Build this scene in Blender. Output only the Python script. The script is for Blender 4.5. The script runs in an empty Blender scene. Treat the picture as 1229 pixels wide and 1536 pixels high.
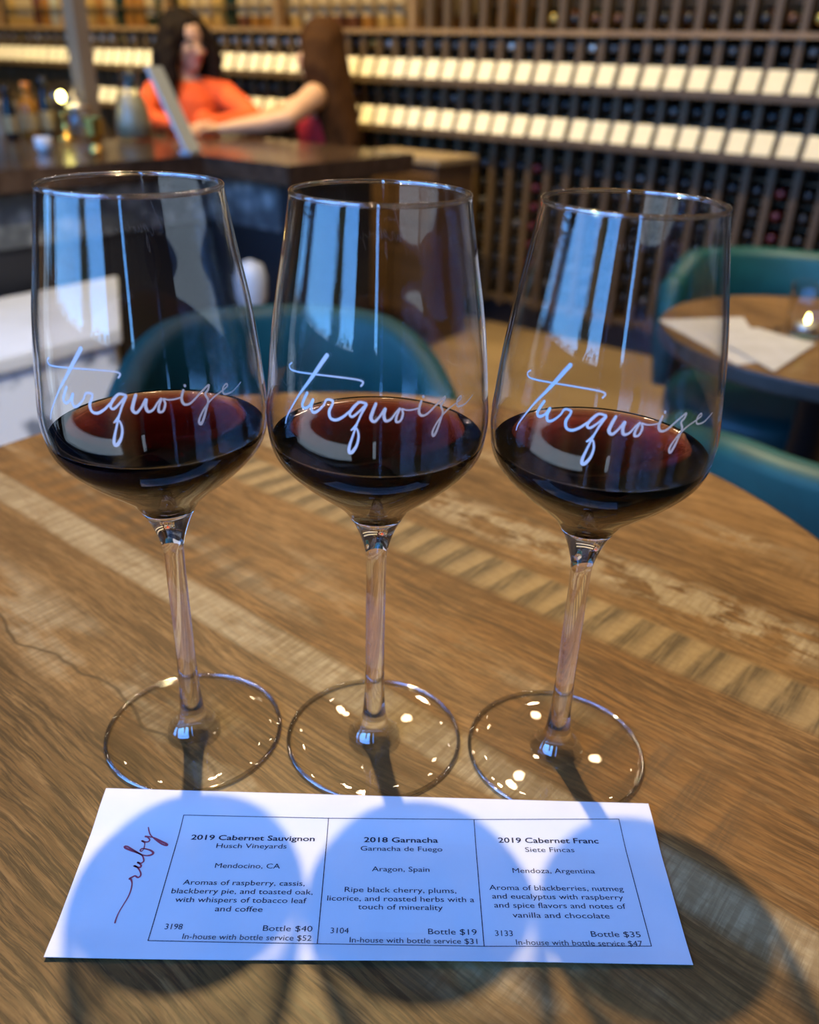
import bpy, bmesh, math, random
from mathutils import Vector, Matrix, Euler, noise

random.seed(7)
R = math.radians
PI = math.pi
SC = bpy.context.scene
COL = SC.collection

# ------------------------------------------------------------------ camera
cam_data = bpy.data.cameras.new('camera')
cam = bpy.data.objects.new('camera', cam_data)
COL.objects.link(cam)
_r = Vector((0.99944578, 0.01562149, 0.02939557))
_u = Vector((-0.0332886, 0.46901442, 0.88256294))
_f = Vector((0.0, 0.88305235, -0.4692745))
cam.matrix_world = Matrix(((_r.x, _u.x, -_f.x, 0.0), (_r.y, _u.y, -_f.y, 0.0), (_r.z, _u.z, -_f.z, 1.0385), (0, 0, 0, 1)))
cam_data.sensor_fit = 'VERTICAL'
cam_data.sensor_height = 36.0
cam_data.lens = 1272.687 / 1536 * 36.0
cam_data.clip_start = 0.02
cam_data.dof.use_dof = True
cam_data.dof.focus_distance = 0.335
cam_data.dof.aperture_fstop = 7.6
SC.camera = cam

# ------------------------------------------------------------------ view, world, lamps
SC.view_settings.view_transform = 'Standard'
SC.view_settings.look = 'None'
SC.view_settings.gamma = 1.0
SC.view_settings.use_curve_mapping = False
SC.view_settings.exposure = 0.0
SC.cycles.use_denoising = True
SC.cycles.sample_clamp_indirect = 4.0
SC.cycles.max_bounces = 14
SC.cycles.transmission_bounces = 10
SC.cycles.transparent_max_bounces = 24
SC.cycles.caustics_reflective = False
SC.cycles.caustics_refractive = False

# room axes: 'a' runs along the wine rack, 't' runs from the window wall to the rack
E1 = Vector((0.811, -0.585, 0))
E2 = Vector((0.585, 0.811, 0))
ROT = math.atan2(-0.585, 0.811)
def W(a, t, z=0.0):
    return E1 * a + E2 * t + Vector((0, 0, z))

world = bpy.data.worlds.new('sky')
SC.world = world
world.use_nodes = True
_nt = world.node_tree
_bg = _nt.nodes['Background']
_tc = _nt.nodes.new('ShaderNodeTexCoord')
_sx = _nt.nodes.new('ShaderNodeSeparateXYZ')
_cr = _nt.nodes.new('ShaderNodeValToRGB')
_nt.links.new(_tc.outputs['Generated'], _sx.inputs[0])
_mr = _nt.nodes.new('ShaderNodeMapRange')
_mr.inputs['From Min'].default_value = -1.0
_mr.inputs['From Max'].default_value = 1.0
_nt.links.new(_sx.outputs['Z'], _mr.inputs['Value'])
_nt.links.new(_mr.outputs[0], _cr.inputs[0])
_e = _cr.color_ramp.elements
_e[0].position = 0.0; _e[0].color = (0.13, 0.16, 0.20, 1)
_e[1].position = 1.0; _e[1].color = (0.10, 0.28, 0.95, 1)
for _p, _c in ((0.485, (0.16, 0.20, 0.25, 1)), (0.50, (0.17, 0.48, 1.0, 1)), (0.60, (0.12, 0.39, 1.0, 1)), (0.75, (0.12, 0.34, 0.98, 1))):
    _n = _e.new(_p); _n.color = _c
_nt.links.new(_cr.outputs[0], _bg.inputs['Color'])
_bg.inputs['Strength'].default_value = 10.5

def aim(o, target):
    o.rotation_euler = (Vector(target) - o.location).to_track_quat('-Z', 'Y').to_euler()

def spot(name, loc, target, power, color, angle, radius=0.035, blend=0.3):
    l = bpy.data.lights.new(name, 'SPOT')
    l.energy = power; l.color = color; l.spot_size = R(angle); l.spot_blend = blend
    l.shadow_soft_size = radius
    o = bpy.data.objects.new(name, l); COL.objects.link(o)
    o.location = loc; aim(o, target)
    return o

KEY = (-0.512, 2.267, 4.40)
spot('table_spotlight', KEY, (0.0, 0.42, 0.75), 740, (1.0, 0.75, 0.34), 16, 0.055, 0.25)
for _i, _a in enumerate((-4.9, -3.9, -2.9, -1.9, -0.9)):
    spot('rack_spotlight', W(_a, 1.55, 4.4), W(_a, 3.3, 0.95), (760, 620, 330, 330, 360)[_i], (1.0, 0.78, 0.38), 62, 0.04, 0.8)
spot('bench_fill_lamp', W(-0.2, 0.2, 3.6), W(-2.0, 1.0, 0.35), 560, (1.0, 0.90, 0.70), 26, 0.05, 0.5)  # added fill lamp that only brightens the bench, no known source
spot('bar_spotlight', W(-1.9, 0.9, 4.4), W(-2.75, 2.5, 0.9), 170, (1.0, 0.72, 0.42), 40, 0.04, 0.6)
spot('side_table_spotlight', (1.0, 0.6, 4.4), (0.72, 1.5, 0.6), 420, (1.0, 0.80, 0.50), 34, 0.04, 0.6)
for _i, (_x, _y) in enumerate(((-0.75, 1.25), (-0.30, 1.45), (0.12, 1.30), (0.52, 1.50), (0.95, 1.30), (-0.62, 1.95), (-0.12, 2.05), (0.30, 1.90), (0.72, 2.10),
                             (-0.90, 2.55), (-0.40, 2.65), (0.08, 2.50), (0.50, 2.70), (-0.20, 3.05), (-1.25, 1.70), (1.30, 2.00))):
    l = bpy.data.lights.new('pendant_bulb', 'POINT')
    l.energy = 3.4; l.color = (1.0, 0.70, 0.42); l.shadow_soft_size = 0.021
    o = bpy.data.objects.new('pendant_bulb', l); COL.objects.link(o); o.location = (_x, _y, 2.55 + 0.12 * math.sin(_i * 2.3))

# window openings in the wall behind the camera: (a0, a1)
WIN = [(-3.9, -2.35), (-1.85, 0.16), (0.72, 0.95)]
WZ0, WZ1, TWALL, CEIL = 0.05, 3.1, -1.15, 4.6
for _a0, _a1 in WIN:
    l = bpy.data.lights.new('window_daylight', 'AREA')
    l.shape = 'RECTANGLE'; l.size = _a1 - _a0; l.size_y = WZ1 - WZ0
    l.cycles.is_portal = True
    o = bpy.data.objects.new('window_daylight', l); COL.objects.link(o)
    o.location = W((_a0 + _a1) / 2, TWALL - 0.02, (WZ0 + WZ1) / 2)
    o.rotation_euler = (R(90), 0, ROT + PI)
    aim(o, o.location + E2)

# ------------------------------------------------------------------ materials
def mat(name, color=(0.5, 0.5, 0.5), rough=0.5, metal=0.0, spec=0.5, trans=0.0, ior=1.5, emit=None, estr=1.0, coat=0.0):
    m = bpy.data.materials.new(name); m.use_nodes = True
    b = m.node_tree.nodes['Principled BSDF']
    b.inputs['Base Color'].default_value = (*color, 1)
    b.inputs['Roughness'].default_value = rough
    b.inputs['Metallic'].default_value = metal
    b.inputs['Specular IOR Level'].default_value = spec
    b.inputs['Transmission Weight'].default_value = trans
    b.inputs['IOR'].default_value = ior
    b.inputs['Coat Weight'].default_value = coat
    if emit:
        b.inputs['Emission Color'].default_value = (*emit, 1)
        b.inputs['Emission Strength'].default_value = estr
    return m

def varied(name, c0, c1, scale=8.0, rough=0.5, stretch=(1, 1, 1), spec=0.5, bump=0.0, detail=4):
    """noise-mottled surface between two colours, in object space"""
    m = mat(name, c0, rough, spec=spec)
    nt = m.node_tree; b = nt.nodes['Principled BSDF']
    tc = nt.nodes.new('ShaderNodeTexCoord'); mp = nt.nodes.new('ShaderNodeMapping')
    mp.inputs['Scale'].default_value = stretch
    n = nt.nodes.new('ShaderNodeTexNoise'); n.inputs['Scale'].default_value = scale; n.inputs['Detail'].default_value = detail
    mx = nt.nodes.new('ShaderNodeValToRGB')
    mx.color_ramp.elements[0].position = 0.35; mx.color_ramp.elements[0].color = (*c0, 1)
    mx.color_ramp.elements[1].position = 0.65; mx.color_ramp.elements[1].color = (*c1, 1)
    nt.links.new(tc.outputs['Object'], mp.inputs[0]); nt.links.new(mp.outputs[0], n.inputs['Vector'])
    nt.links.new(n.outputs['Fac'], mx.inputs[0]); nt.links.new(mx.outputs[0], b.inputs['Base Color'])
    if bump:
        bp = nt.nodes.new('ShaderNodeBump'); bp.inputs['Strength'].default_value = bump; bp.inputs['Distance'].default_value = 0.002
        nt.links.new(n.outputs['Fac'], bp.inputs['Height']); nt.links.new(bp.outputs[0], b.inputs['Normal'])
    return m

def thin_glass(name, tint=(1, 1, 1), f0=0.045, rough=0.0, edge=None):
    """thin clear sheet: transparent with a Schlick mirror on both sides"""
    m = bpy.data.materials.new(name); m.use_nodes = True
    nt = m.node_tree; nt.nodes.clear()
    out = nt.nodes.new('ShaderNodeOutputMaterial'); mix = nt.nodes.new('ShaderNodeMixShader')
    tr = nt.nodes.new('ShaderNodeBsdfTransparent'); gl = nt.nodes.new('ShaderNodeBsdfGlossy')
    tr.inputs[0].default_value = (*tint, 1); gl.inputs['Roughness'].default_value = rough
    lw = nt.nodes.new('ShaderNodeLayerWeight'); lw.inputs['Blend'].default_value = 0.5
    pw = nt.nodes.new('ShaderNodeMath'); pw.operation = 'POWER'; pw.inputs[1].default_value = 5.0
    ml = nt.nodes.new('ShaderNodeMath'); ml.operation = 'MULTIPLY_ADD'; ml.inputs[1].default_value = 1 - f0; ml.inputs[2].default_value = f0
    L = nt.links.new
    if f0 < 0.01: ml.inputs[1].default_value = 0.05
    L(lw.outputs['Facing'], pw.inputs[0]); L(pw.outputs[0], ml.inputs[0]); L(ml.outputs[0], mix.inputs[0])
    L(tr.outputs[0], mix.inputs[1]); L(gl.outputs[0], mix.inputs[2])
    if edge is None:
        L(mix.outputs[0], out.inputs[0]); return m
    # seen edge-on the wall is thick: there it refracts like solid glass
    rg = nt.nodes.new('ShaderNodeMapRange'); rg.interpolation_type = 'SMOOTHSTEP'
    rg.inputs['From Min'].default_value = edge[0]; rg.inputs['From Max'].default_value = edge[1]
    so = nt.nodes.new('ShaderNodeBsdfGlass'); so.inputs['IOR'].default_value = 1.5; so.inputs['Roughness'].default_value = 0.0
    m2 = nt.nodes.new('ShaderNodeMixShader')
    L(lw.outputs['Facing'], rg.inputs['Value']); L(rg.outputs[0], m2.inputs[0]); L(mix.outputs[0], m2.inputs[1]); L(so.outputs[0], m2.inputs[2])
    L(m2.outputs[0], out.inputs[0])
    return m

M = {}
M['thin_glass'] = thin_glass('clear_thin_glass', (0.985, 0.985, 0.985))
M['bowl_glass'] = thin_glass('clear_bowl_glass', (0.99, 0.99, 0.99), 0.045, 0.0, (0.70, 0.88))
def rim_mat():
    m = thin_glass('rim_glass', (0.95, 0.96, 0.98), 0.28)
    nt = m.node_tree; out = nt.nodes['Material Output']; src = out.inputs[0].links[0].from_socket
    so = nt.nodes.new('ShaderNodeBsdfGlass'); so.inputs['IOR'].default_value = 1.5; so.inputs['Roughness'].default_value = 0.0
    mx = nt.nodes.new('ShaderNodeMixShader'); mx.inputs[0].default_value = 0.35
    nt.links.new(src, mx.inputs[1]); nt.links.new(so.outputs[0], mx.inputs[2]); nt.links.new(mx.outputs[0], out.inputs[0])
    return m
M['rim'] = rim_mat()
M['wet'] = thin_glass('wetted_bowl_glass', (1, 1, 1), 0.002)
M['pane'] = thin_glass('window_pane_glass', (0.97, 0.98, 0.98), 0.04)
M['glass'] = mat('solid_clear_glass', (1, 1, 1), 0.0, trans=1.0, ior=1.5)
def frost_mat():
    m = bpy.data.materials.new('etched_frost'); m.use_nodes = True
    nt = m.node_tree; nt.nodes.clear(); L = nt.links.new
    out = nt.nodes.new('ShaderNodeOutputMaterial'); a = nt.nodes.new('ShaderNodeBsdfDiffuse'); b = nt.nodes.new('ShaderNodeBsdfTranslucent'); mx = nt.nodes.new('ShaderNodeMixShader')
    a.inputs[0].default_value = (0.95, 0.94, 0.97, 1); b.inputs[0].default_value = (0.95, 0.93, 0.95, 1); mx.inputs[0].default_value = 0.45
    L(a.outputs[0], mx.inputs[1]); L(b.outputs[0], mx.inputs[2]); L(mx.outputs[0], out.inputs[0])
    return m
M['etch'] = frost_mat()
M['paper'] = varied('card_paper', (0.80, 0.80, 0.82), (0.83, 0.83, 0.85), 40, 0.75, spec=0.2)
M['ink'] = mat('print_ink', (0.022, 0.022, 0.04), 0.7, spec=0.2)
M['red_ink'] = mat('ruby_ink', (0.46, 0.075, 0.11), 0.7, spec=0.2)
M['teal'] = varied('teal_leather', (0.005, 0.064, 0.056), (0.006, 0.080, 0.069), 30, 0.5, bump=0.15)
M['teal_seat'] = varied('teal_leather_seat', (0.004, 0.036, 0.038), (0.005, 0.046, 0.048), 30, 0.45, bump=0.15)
M['black_metal'] = mat('black_metal', (0.012, 0.012, 0.014), 0.4, spec=0.4)
M['floor'] = varied('tan_floor', (0.24, 0.155, 0.065), (0.30, 0.20, 0.09), 2.2, 0.5, (1, 3, 1))
M['plaster'] = varied('dark_plaster', (0.035, 0.03, 0.026), (0.045, 0.038, 0.032), 5, 0.9)
M['ceil'] = mat('dark_ceiling', (0.03, 0.026, 0.022), 0.9)
M['frame'] = mat('window_frame_metal', (0.02, 0.02, 0.022), 0.5)
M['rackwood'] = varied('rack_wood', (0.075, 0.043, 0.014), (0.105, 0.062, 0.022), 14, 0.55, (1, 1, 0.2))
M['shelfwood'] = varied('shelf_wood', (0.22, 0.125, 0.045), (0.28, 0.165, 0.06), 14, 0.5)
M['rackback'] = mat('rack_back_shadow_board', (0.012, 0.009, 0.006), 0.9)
M['postpaint'] = varied('post_paint', (0.21, 0.155, 0.095), (0.24, 0.18, 0.11), 6, 0.6)
M['cardstock'] = varied('cream_cardstock', (0.82, 0.70, 0.46), (0.86, 0.75, 0.51), 30, 0.7, spec=0.2)
M['counter'] = varied('dark_stone_counter', (0.045, 0.026, 0.016), (0.075, 0.045, 0.028), 26, 0.22)
M['barbody'] = mat('bar_black_panel', (0.012, 0.012, 0.014), 0.55)
M['cabwood'] = varied('cabinet_wood', (0.085, 0.045, 0.018), (0.12, 0.065, 0.028), 12, 0.5, (0.3, 1, 4))
M['cabtop'] = varied('cabinet_top_wood', (0.26, 0.18, 0.09), (0.32, 0.23, 0.12), 10, 0.5)
M['white'] = varied('white_laminate', (0.66, 0.65, 0.61), (0.74, 0.73, 0.70), 5, 0.5)
M['beige'] = mat('beige_card_box', (0.34, 0.27, 0.18), 0.7)
M['gold'] = mat('gold_metal', (0.75, 0.46, 0.10), 0.25, 1.0)
M['skin'] = varied('skin', (0.52, 0.30, 0.19), (0.57, 0.33, 0.21), 20, 0.5)
M['skin2'] = varied('warm_skin', (0.55, 0.31, 0.17), (0.60, 0.35, 0.20), 20, 0.5)
M['orange'] = varied('orange_knit', (0.75, 0.085, 0.012), (0.82, 0.11, 0.018), 60, 0.8)
M['redtop'] = mat('red_top', (0.45, 0.012, 0.02), 0.7)
M['darkcloth'] = mat('dark_trousers', (0.012, 0.012, 0.016), 0.85)
M['hair1'] = varied('dark_curly_hair', (0.008, 0.0045, 0.003), (0.016, 0.009, 0.005), 40, 0.8, spec=0.12, bump=0.5)
M['hair2'] = varied('long_brown_hair', (0.034, 0.012, 0.003), (0.066, 0.026, 0.006), 60, 0.8, (3, 3, 0.3), spec=0.12, bump=0.4)
M['eye'] = mat('dark_eye', (0.02, 0.014, 0.01), 0.3)
M['lip'] = mat('lip', (0.42, 0.12, 0.10), 0.5)
M['bulb'] = mat('lamp_bulb', (1, 1, 1), 0.5, emit=(1.0, 0.86, 0.22), estr=30)
M['greysheet'] = mat('grey_menu_sheet', (0.42, 0.47, 0.50), 0.6)
M['redpaint'] = mat('red_band_paint', (0.45, 0.03, 0.03), 0.5)
M['whitepaint'] = mat('white_canister_paint', (0.40, 0.42, 0.46), 0.4)

def tile_mat():
    m = mat('patterned_grey_tile', (0.2, 0.2, 0.2), 0.5)
    nt = m.node_tree; b = nt.nodes['Principled BSDF']; L = nt.links.new
    tc = nt.nodes.new('ShaderNodeTexCoord')
    v = nt.nodes.new('ShaderNodeTexVoronoi'); v.inputs['Scale'].default_value = 17
    n = nt.nodes.new('ShaderNodeTexNoise'); n.inputs['Scale'].default_value = 9
    mx = nt.nodes.new('ShaderNodeMix'); mx.data_type = 'FLOAT'; mx.inputs[0].default_value = 0.4
    cr = nt.nodes.new('ShaderNodeValToRGB')
    cr.color_ramp.elements[0].position = 0.25; cr.color_ramp.elements[0].color = (0.30, 0.30, 0.28, 1)
    cr.color_ramp.elements[1].position = 0.55; cr.color_ramp.elements[1].color = (0.075, 0.08, 0.08, 1)
    L(tc.outputs['Object'], v.inputs['Vector']); L(tc.outputs['Object'], n.inputs['Vector'])
    L(v.outputs['Distance'], mx.inputs[2]); L(n.outputs['Fac'], mx.inputs[3]); L(mx.outputs[0], cr.inputs[0])
    L(cr.outputs[0], b.inputs['Base Color'])
    return m
M['tile'] = tile_mat()

def marble_mat():
    m = mat('white_patterned_front', (0.6, 0.62, 0.66), 0.5)
    nt = m.node_tree; b = nt.nodes['Principled BSDF']; L = nt.links.new
    tc = nt.nodes.new('ShaderNodeTexCoord')
    n = nt.nodes.new('ShaderNodeTexNoise'); n.inputs['Scale'].default_value = 11; n.inputs['Detail'].default_value = 2
    cr = nt.nodes.new('ShaderNodeValToRGB')
    cr.color_ramp.elements[0].position = 0.36; cr.color_ramp.elements[0].color = (0.22, 0.25, 0.30, 1)
    cr.color_ramp.elements[1].position = 0.46; cr.color_ramp.elements[1].color = (0.80, 0.82, 0.84, 1)
    L(tc.outputs['Object'], n.inputs['Vector']); L(n.outputs['Fac'], cr.inputs[0]); L(cr.outputs[0], b.inputs['Base Color'])
    return m
M['marble'] = marble_mat()

def wood_mat(name, ang=-38.0):
    """rustic plank laminate; u runs along the planks, v across them (metres)"""
    m = bpy.data.materials.new(name); m.use_nodes = True
    nt = m.node_tree; b = nt.nodes['Principled BSDF']; L = nt.links.new
    def node(t, **k):
        n = nt.nodes.new(t)
        for kk, vv in k.items(): setattr(n, kk, vv)
        return n
    def math_(op, a, c=None, d=None):
        n = node('ShaderNodeMath', operation=op)
        for i, x in enumerate((a, c, d)):
            if x is None: continue
            if isinstance(x, (int, float)): n.inputs[i].default_value = x
            else: L(x, n.inputs[i])
        return n.outputs[0]
    def mixc(f, a, c, bt='MIX'):
        n = node('ShaderNodeMix', data_type='RGBA', blend_type=bt)
        if isinstance(f, (int, float)): n.inputs[0].default_value = f
        else: L(f, n.inputs[0])
        for i, x in ((6, a), (7, c)):
            if isinstance(x, tuple): n.inputs[i].default_value = (*x, 1)
            else: L(x, n.inputs[i])
        return n.outputs[2]
    def ramp(f, stops, interp='LINEAR'):
        n = node('ShaderNodeValToRGB'); cr = n.color_ramp; cr.interpolation = interp
        while len(cr.elements) < len(stops): cr.elements.new(0.5)
        for e, (p, c) in zip(cr.elements, stops):
            e.position = p; e.color = (*c, 1) if isinstance(c, tuple) else (c, c, c, 1)
        L(f, n.inputs[0]); return n.outputs[0]
    tc = node('ShaderNodeTexCoord')
    rot = node('ShaderNodeMapping'); rot.inputs['Rotation'].default_value = (0, 0, R(-ang))
    L(tc.outputs['Object'], rot.inputs[0])
    sep = node('ShaderNodeSeparateXYZ'); L(rot.outputs[0], sep.inputs[0])
    u, v = sep.outputs['X'], sep.outputs['Y']
    def vec(su, sv, off=0.0):
        c = node('ShaderNodeCombineXYZ')
        L(math_('MULTIPLY_ADD', u, su, off), c.inputs[0]); L(math_('MULTIPLY', v, sv), c.inputs[1])
        return c.outputs[0]
    def noise_(su, sv, detail=4, rough=0.55, dist=0.0, off=0.0):
        n = node('ShaderNodeTexNoise'); n.inputs['Scale'].default_value = 1.0
        n.inputs['Detail'].default_value = detail; n.inputs['Roughness'].default_value = rough; n.inputs['Distortion'].default_value = dist
        L(vec(su, sv, off), n.inputs['Vector']); return n.outputs['Fac']
    wob = noise_(9, 9, 3)
    vj = math_('ADD', v, math_('MULTIPLY', math_('SUBTRACT', wob, 0.5), 0.003))
    v01 = math_('DIVIDE', math_('ADD', vj, 0.2), 1.2)
    P = lambda x: (x + 0.2) / 1.2
    # grain follows gentle swells around knots
    warp = math_('ADD', math_('MULTIPLY', math_('SUBTRACT', noise_(5, 7, 2, 0.4, 0, 3.3), 0.5), 0.030), math_('MULTIPLY', math_('SUBTRACT', noise_(22, 30, 2), 0.5), 0.004))
    vg = math_('ADD', v, warp)
    def grain(su, sv, detail=4, rough=0.55, dist=0.0, off=0.0):
        c = node('ShaderNodeCombineXYZ')
        L(math_('MULTIPLY_ADD', u, su, off), c.inputs[0]); L(math_('MULTIPLY', vg, sv), c.inputs[1])
        n = node('ShaderNodeTexNoise'); n.inputs['Scale'].default_value = 1.0
        n.inputs['Detail'].default_value = detail; n.inputs['Roughness'].default_value = rough; n.inputs['Distortion'].default_value = dist
        L(c.outputs[0], n.inputs['Vector']); return n.outputs['Fac']
    tone = ramp(v01, [(0.0, (0.115, 0.060, 0.022)), (P(0.03), (0.130, 0.068, 0.025)), (P(0.155), (0.225, 0.124, 0.050)), (P(0.267), (0.265, 0.132, 0.046)),
                      (P(0.38), (0.34, 0.21, 0.092)), (P(0.417), (0.275, 0.150, 0.057)), (P(0.485), (0.30, 0.167, 0.066)), (P(0.60), (0.33, 0.188, 0.078))], 'CONSTANT')
    cloud = noise_(7, 13, 4, 0.6, 0.3, 6.0)
    col = mixc(math_('MULTIPLY', ramp(cloud, [(0.42, 0.0), (0.66, 1.0)]), 0.42), tone, (0.42, 0.255, 0.115))
    col = mixc(math_('MULTIPLY', ramp(noise_(9, 20, 4, 0.6, 0.3, 16.0), [(0.50, 0.0), (0.68, 1.0)]), 0.55), col, (0.11, 0.056, 0.022))
    st = grain(11, 110, 6, 0.68, 0.3)
    col = mixc(math_('MULTIPLY', ramp(st, [(0.38, 1.0), (0.55, 0.0)]), 0.58), col, (0.135, 0.066, 0.024))
    st2 = grain(16, 210, 5, 0.65, 0.2, 5.0)
    col = mixc(math_('MULTIPLY', ramp(st2, [(0.50, 0.0), (0.68, 1.0)]), 0.34), col, (0.46, 0.29, 0.14))
    fine = grain(60, 620, 3, 0.65)
    col = mixc(math_('MULTIPLY', ramp(fine, [(0.42, 1.0), (0.53, 0.0)]), 0.45), col, (0.075, 0.044, 0.018))
    # open-pored, strongly grained plank nearest the viewer
    near = ramp(v01, [(P(0.150), 1.0), (P(0.156), 0.0)])
    near2 = math_('MAXIMUM', near, math_('MULTIPLY', ramp(noise_(5, 9, 2, 0.5, 0, 21.0), [(0.42, 0.0), (0.56, 1.0)]), 0.7))
    g = grain(22, 430, 4, 0.72, 0.3, 2.0)
    col = mixc(math_('MULTIPLY', near2, ramp(g, [(0.44, 0.78), (0.53, 0.0)])), col, (0.034, 0.018, 0.009))
    # saw marks running across the plank
    sawm = ramp(noise_(300, 22, 3, 0.65, 0.2), [(0.43, 1.0), (0.57, 0.0)])
    weave = ramp(noise_(120, 260, 3, 0.7), [(0.42, 1.0), (0.58, 0.0)])
    def band(lo, hi, s=0.004):
        return ramp(v01, [(P(lo - s), 0.0), (P(lo + s), 1.0), (P(hi - s), 1.0), (P(hi + s), 0.0)])
    def mx_(a, c): return math_('MAXIMUM', a, c)
    blot = ramp(noise_(34, 70, 5, 0.68, 0.3, 4.0), [(0.44, 0.0), (0.53, 1.0)])
    pm = ramp(noise_(5.5, 16, 4, 0.6, 0.0, 1.0), [(0.40, 0.0), (0.56, 1.0)])
    pale = math_('MULTIPLY', band(0.243, 0.2665, 0.0015), ramp(noise_(12, 40, 4, 0.65, 0, 3.0), [(0.34, 0.25), (0.52, 1.0)]))
    pale = mx_(pale, math_('MULTIPLY', band(0.436, 0.472, 0.007), blot))
    pale = mx_(pale, math_('MULTIPLY', band(0.540, 0.560, 0.006), math_('MULTIPLY', pm, blot)))
    pale = mx_(pale, math_('MULTIPLY', band(0.158, 0.20, 0.010), math_('MULTIPLY', ramp(noise_(8, 26, 4, 0.6, 0, 9.0), [(0.50, 0.0), (0.60, 1.0)]), 0.75)))
    pale = mx_(pale, math_('MULTIPLY', band(0.285, 0.330, 0.01), math_('MULTIPLY', ramp(noise_(8, 26, 4, 0.6, 0, 12.0), [(0.52, 0.0), (0.64, 1.0)]), 0.6)))
    palec = mixc(math_('MULTIPLY', sawm, 0.50), (0.50, 0.415, 0.28), (0.24, 0.165, 0.09))
    palec = mixc(math_('MULTIPLY', weave, 0.35), palec, (0.26, 0.18, 0.10))
    col = mixc(math_('MULTIPLY', pale, 0.80), col, palec)
    # the comb-like sawn strip
    tri = math_('FRACT', math_('ADD', math_('DIVIDE', math_('ADD', u, math_('MULTIPLY', v, -0.12)), 0.0215), math_('MULTIPLY', noise_(12, 20, 2), 0.35)))
    dash = ramp(tri, [(0.0, 0.0), (0.10, 0.85), (0.36, 1.0), (0.62, 0.35), (0.80, 0.0)])
    dash = math_('MULTIPLY', dash, ramp(noise_(420, 26, 3, 0.65), [(0.38, 0.45), (0.56, 1.0)]))
    sb = band(0.381, 0.4165, 0.0022)
    sbc = mixc(math_('MULTIPLY', dash, 0.95), mixc(math_('MULTIPLY', weave, 0.4), (0.40, 0.29, 0.155), (0.27, 0.175, 0.08)), (0.085, 0.064, 0.040))
    col = mixc(math_('MULTIPLY', sb, 0.9), col, sbc)
    # faint cross saw marks in patches
    col = mixc(math_('MULTIPLY', math_('MULTIPLY', sawm, ramp(noise_(4, 12, 3, 0.5, 0, 7.0), [(0.46, 0.0), (0.58, 1.0)])), 0.25), col, (0.10, 0.058, 0.026))
    # dark comb marks on the plank under the right glass
    col = mixc(math_('MULTIPLY', math_('MULTIPLY', band(0.272, 0.325, 0.008), dash), math_('MULTIPLY', ramp(noise_(5, 9, 2, 0.5, 0, 31.0), [(0.44, 0.0), (0.54, 1.0)]), 0.6)), col, (0.08, 0.055, 0.035))
    # seams and cracks
    for s, w_, k in ((0.155, 0.0010, 0.8), (0.267, 0.0006, 0.35), (0.380, 0.0006, 0.4), (0.417, 0.0006, 0.4), (0.485, 0.0005, 0.3), (0.60, 0.0006, 0.35)):
        sm = ramp(v01, [(P(s - 2 * w_), 0.0), (P(s - w_ * 0.4), 1.0), (P(s + w_ * 0.4), 1.0), (P(s + 2 * w_), 0.0)])
        col = mixc(math_('MULTIPLY', sm, k), col, (0.05, 0.028, 0.012))
    # hairline crack wandering beside the left seam
    ck = math_('ABSOLUTE', math_('SUBTRACT', math_('ADD', v, math_('MULTIPLY', math_('SUBTRACT', noise_(11, 0.0, 3, 0.5, 0, 2.0), 0.5), 0.05)), 0.172))
    col = mixc(math_('MULTIPLY', ramp(math_('MULTIPLY', ck, 100.0), [(0.04, 1.0), (0.14, 0.0)]), math_('MULTIPLY', ramp(u, [(0.0, 0.0)] ) if False else ramp(math_('ADD', u, 0.5), [(0.0, 1.0), (0.22, 1.0), (0.30, 0.0)]), 0.7)), col, (0.05, 0.03, 0.015))
    col = mixc(1.0, col, (1.0, 0.92, 0.68), 'MULTIPLY')      # even warm tint that offsets the blue window light
    L(col, b.inputs['Base Color'])
    L(ramp(st, [(0.3, 0.50), (0.7, 0.38)]), b.inputs['Roughness'])
    b.inputs['Specular IOR Level'].default_value = 0.28
    bp = node('ShaderNodeBump'); bp.inputs['Strength'].default_value = 0.25; bp.inputs['Distance'].default_value = 0.0006
    L(mx_(fine, g), bp.inputs['Height']); L(bp.outputs[0], b.inputs['Normal'])
    return m
M['wood'] = wood_mat('rustic_plank_wood')
M['edgeband'] = varied('table_edge_band', (0.05, 0.035, 0.025), (0.08, 0.055, 0.04), 30, 0.5)

def wine_mat():
    m = mat('red_wine', (1.0, 1.0, 1.0), 0.0, trans=1.0, ior=1.34)
    nt = m.node_tree
    va = nt.nodes.new('ShaderNodeVolumeAbsorption')
    va.inputs['Color'].default_value = (0.60, 0.04, 0.045, 1); va.inputs['Density'].default_value = 230.0
    nt.links.new(va.outputs[0], nt.nodes['Material Output'].inputs['Volume'])
    # the sides lie against the glass, so only the free top mirrors the room from outside
    L = nt.links.new
    rf = nt.nodes.new('ShaderNodeBsdfRefraction'); rf.inputs['IOR'].default_value = 1.34; rf.inputs['Roughness'].default_value = 0.0
    gm = nt.nodes.new('ShaderNodeNewGeometry'); sx = nt.nodes.new('ShaderNodeSeparateXYZ'); mx = nt.nodes.new('ShaderNodeMixShader')
    lt = nt.nodes.new('ShaderNodeMath'); lt.operation = 'GREATER_THAN'; lt.inputs[1].default_value = 0.5
    mxm = nt.nodes.new('ShaderNodeMath'); mxm.operation = 'MAXIMUM'
    L(gm.outputs['True Normal'], sx.inputs[0]); L(sx.outputs['Z'], lt.inputs[0]); L(lt.outputs[0], mxm.inputs[0]); L(gm.outputs['Backfacing'], mxm.inputs[1])
    L(mxm.outputs[0], mx.inputs[0]); L(rf.outputs[0], mx.inputs[1]); L(nt.nodes['Principled BSDF'].outputs[0], mx.inputs[2])
    L(mx.outputs[0], nt.nodes['Material Output'].inputs['Surface'])
    return m
M['wine'] = wine_mat()

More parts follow.
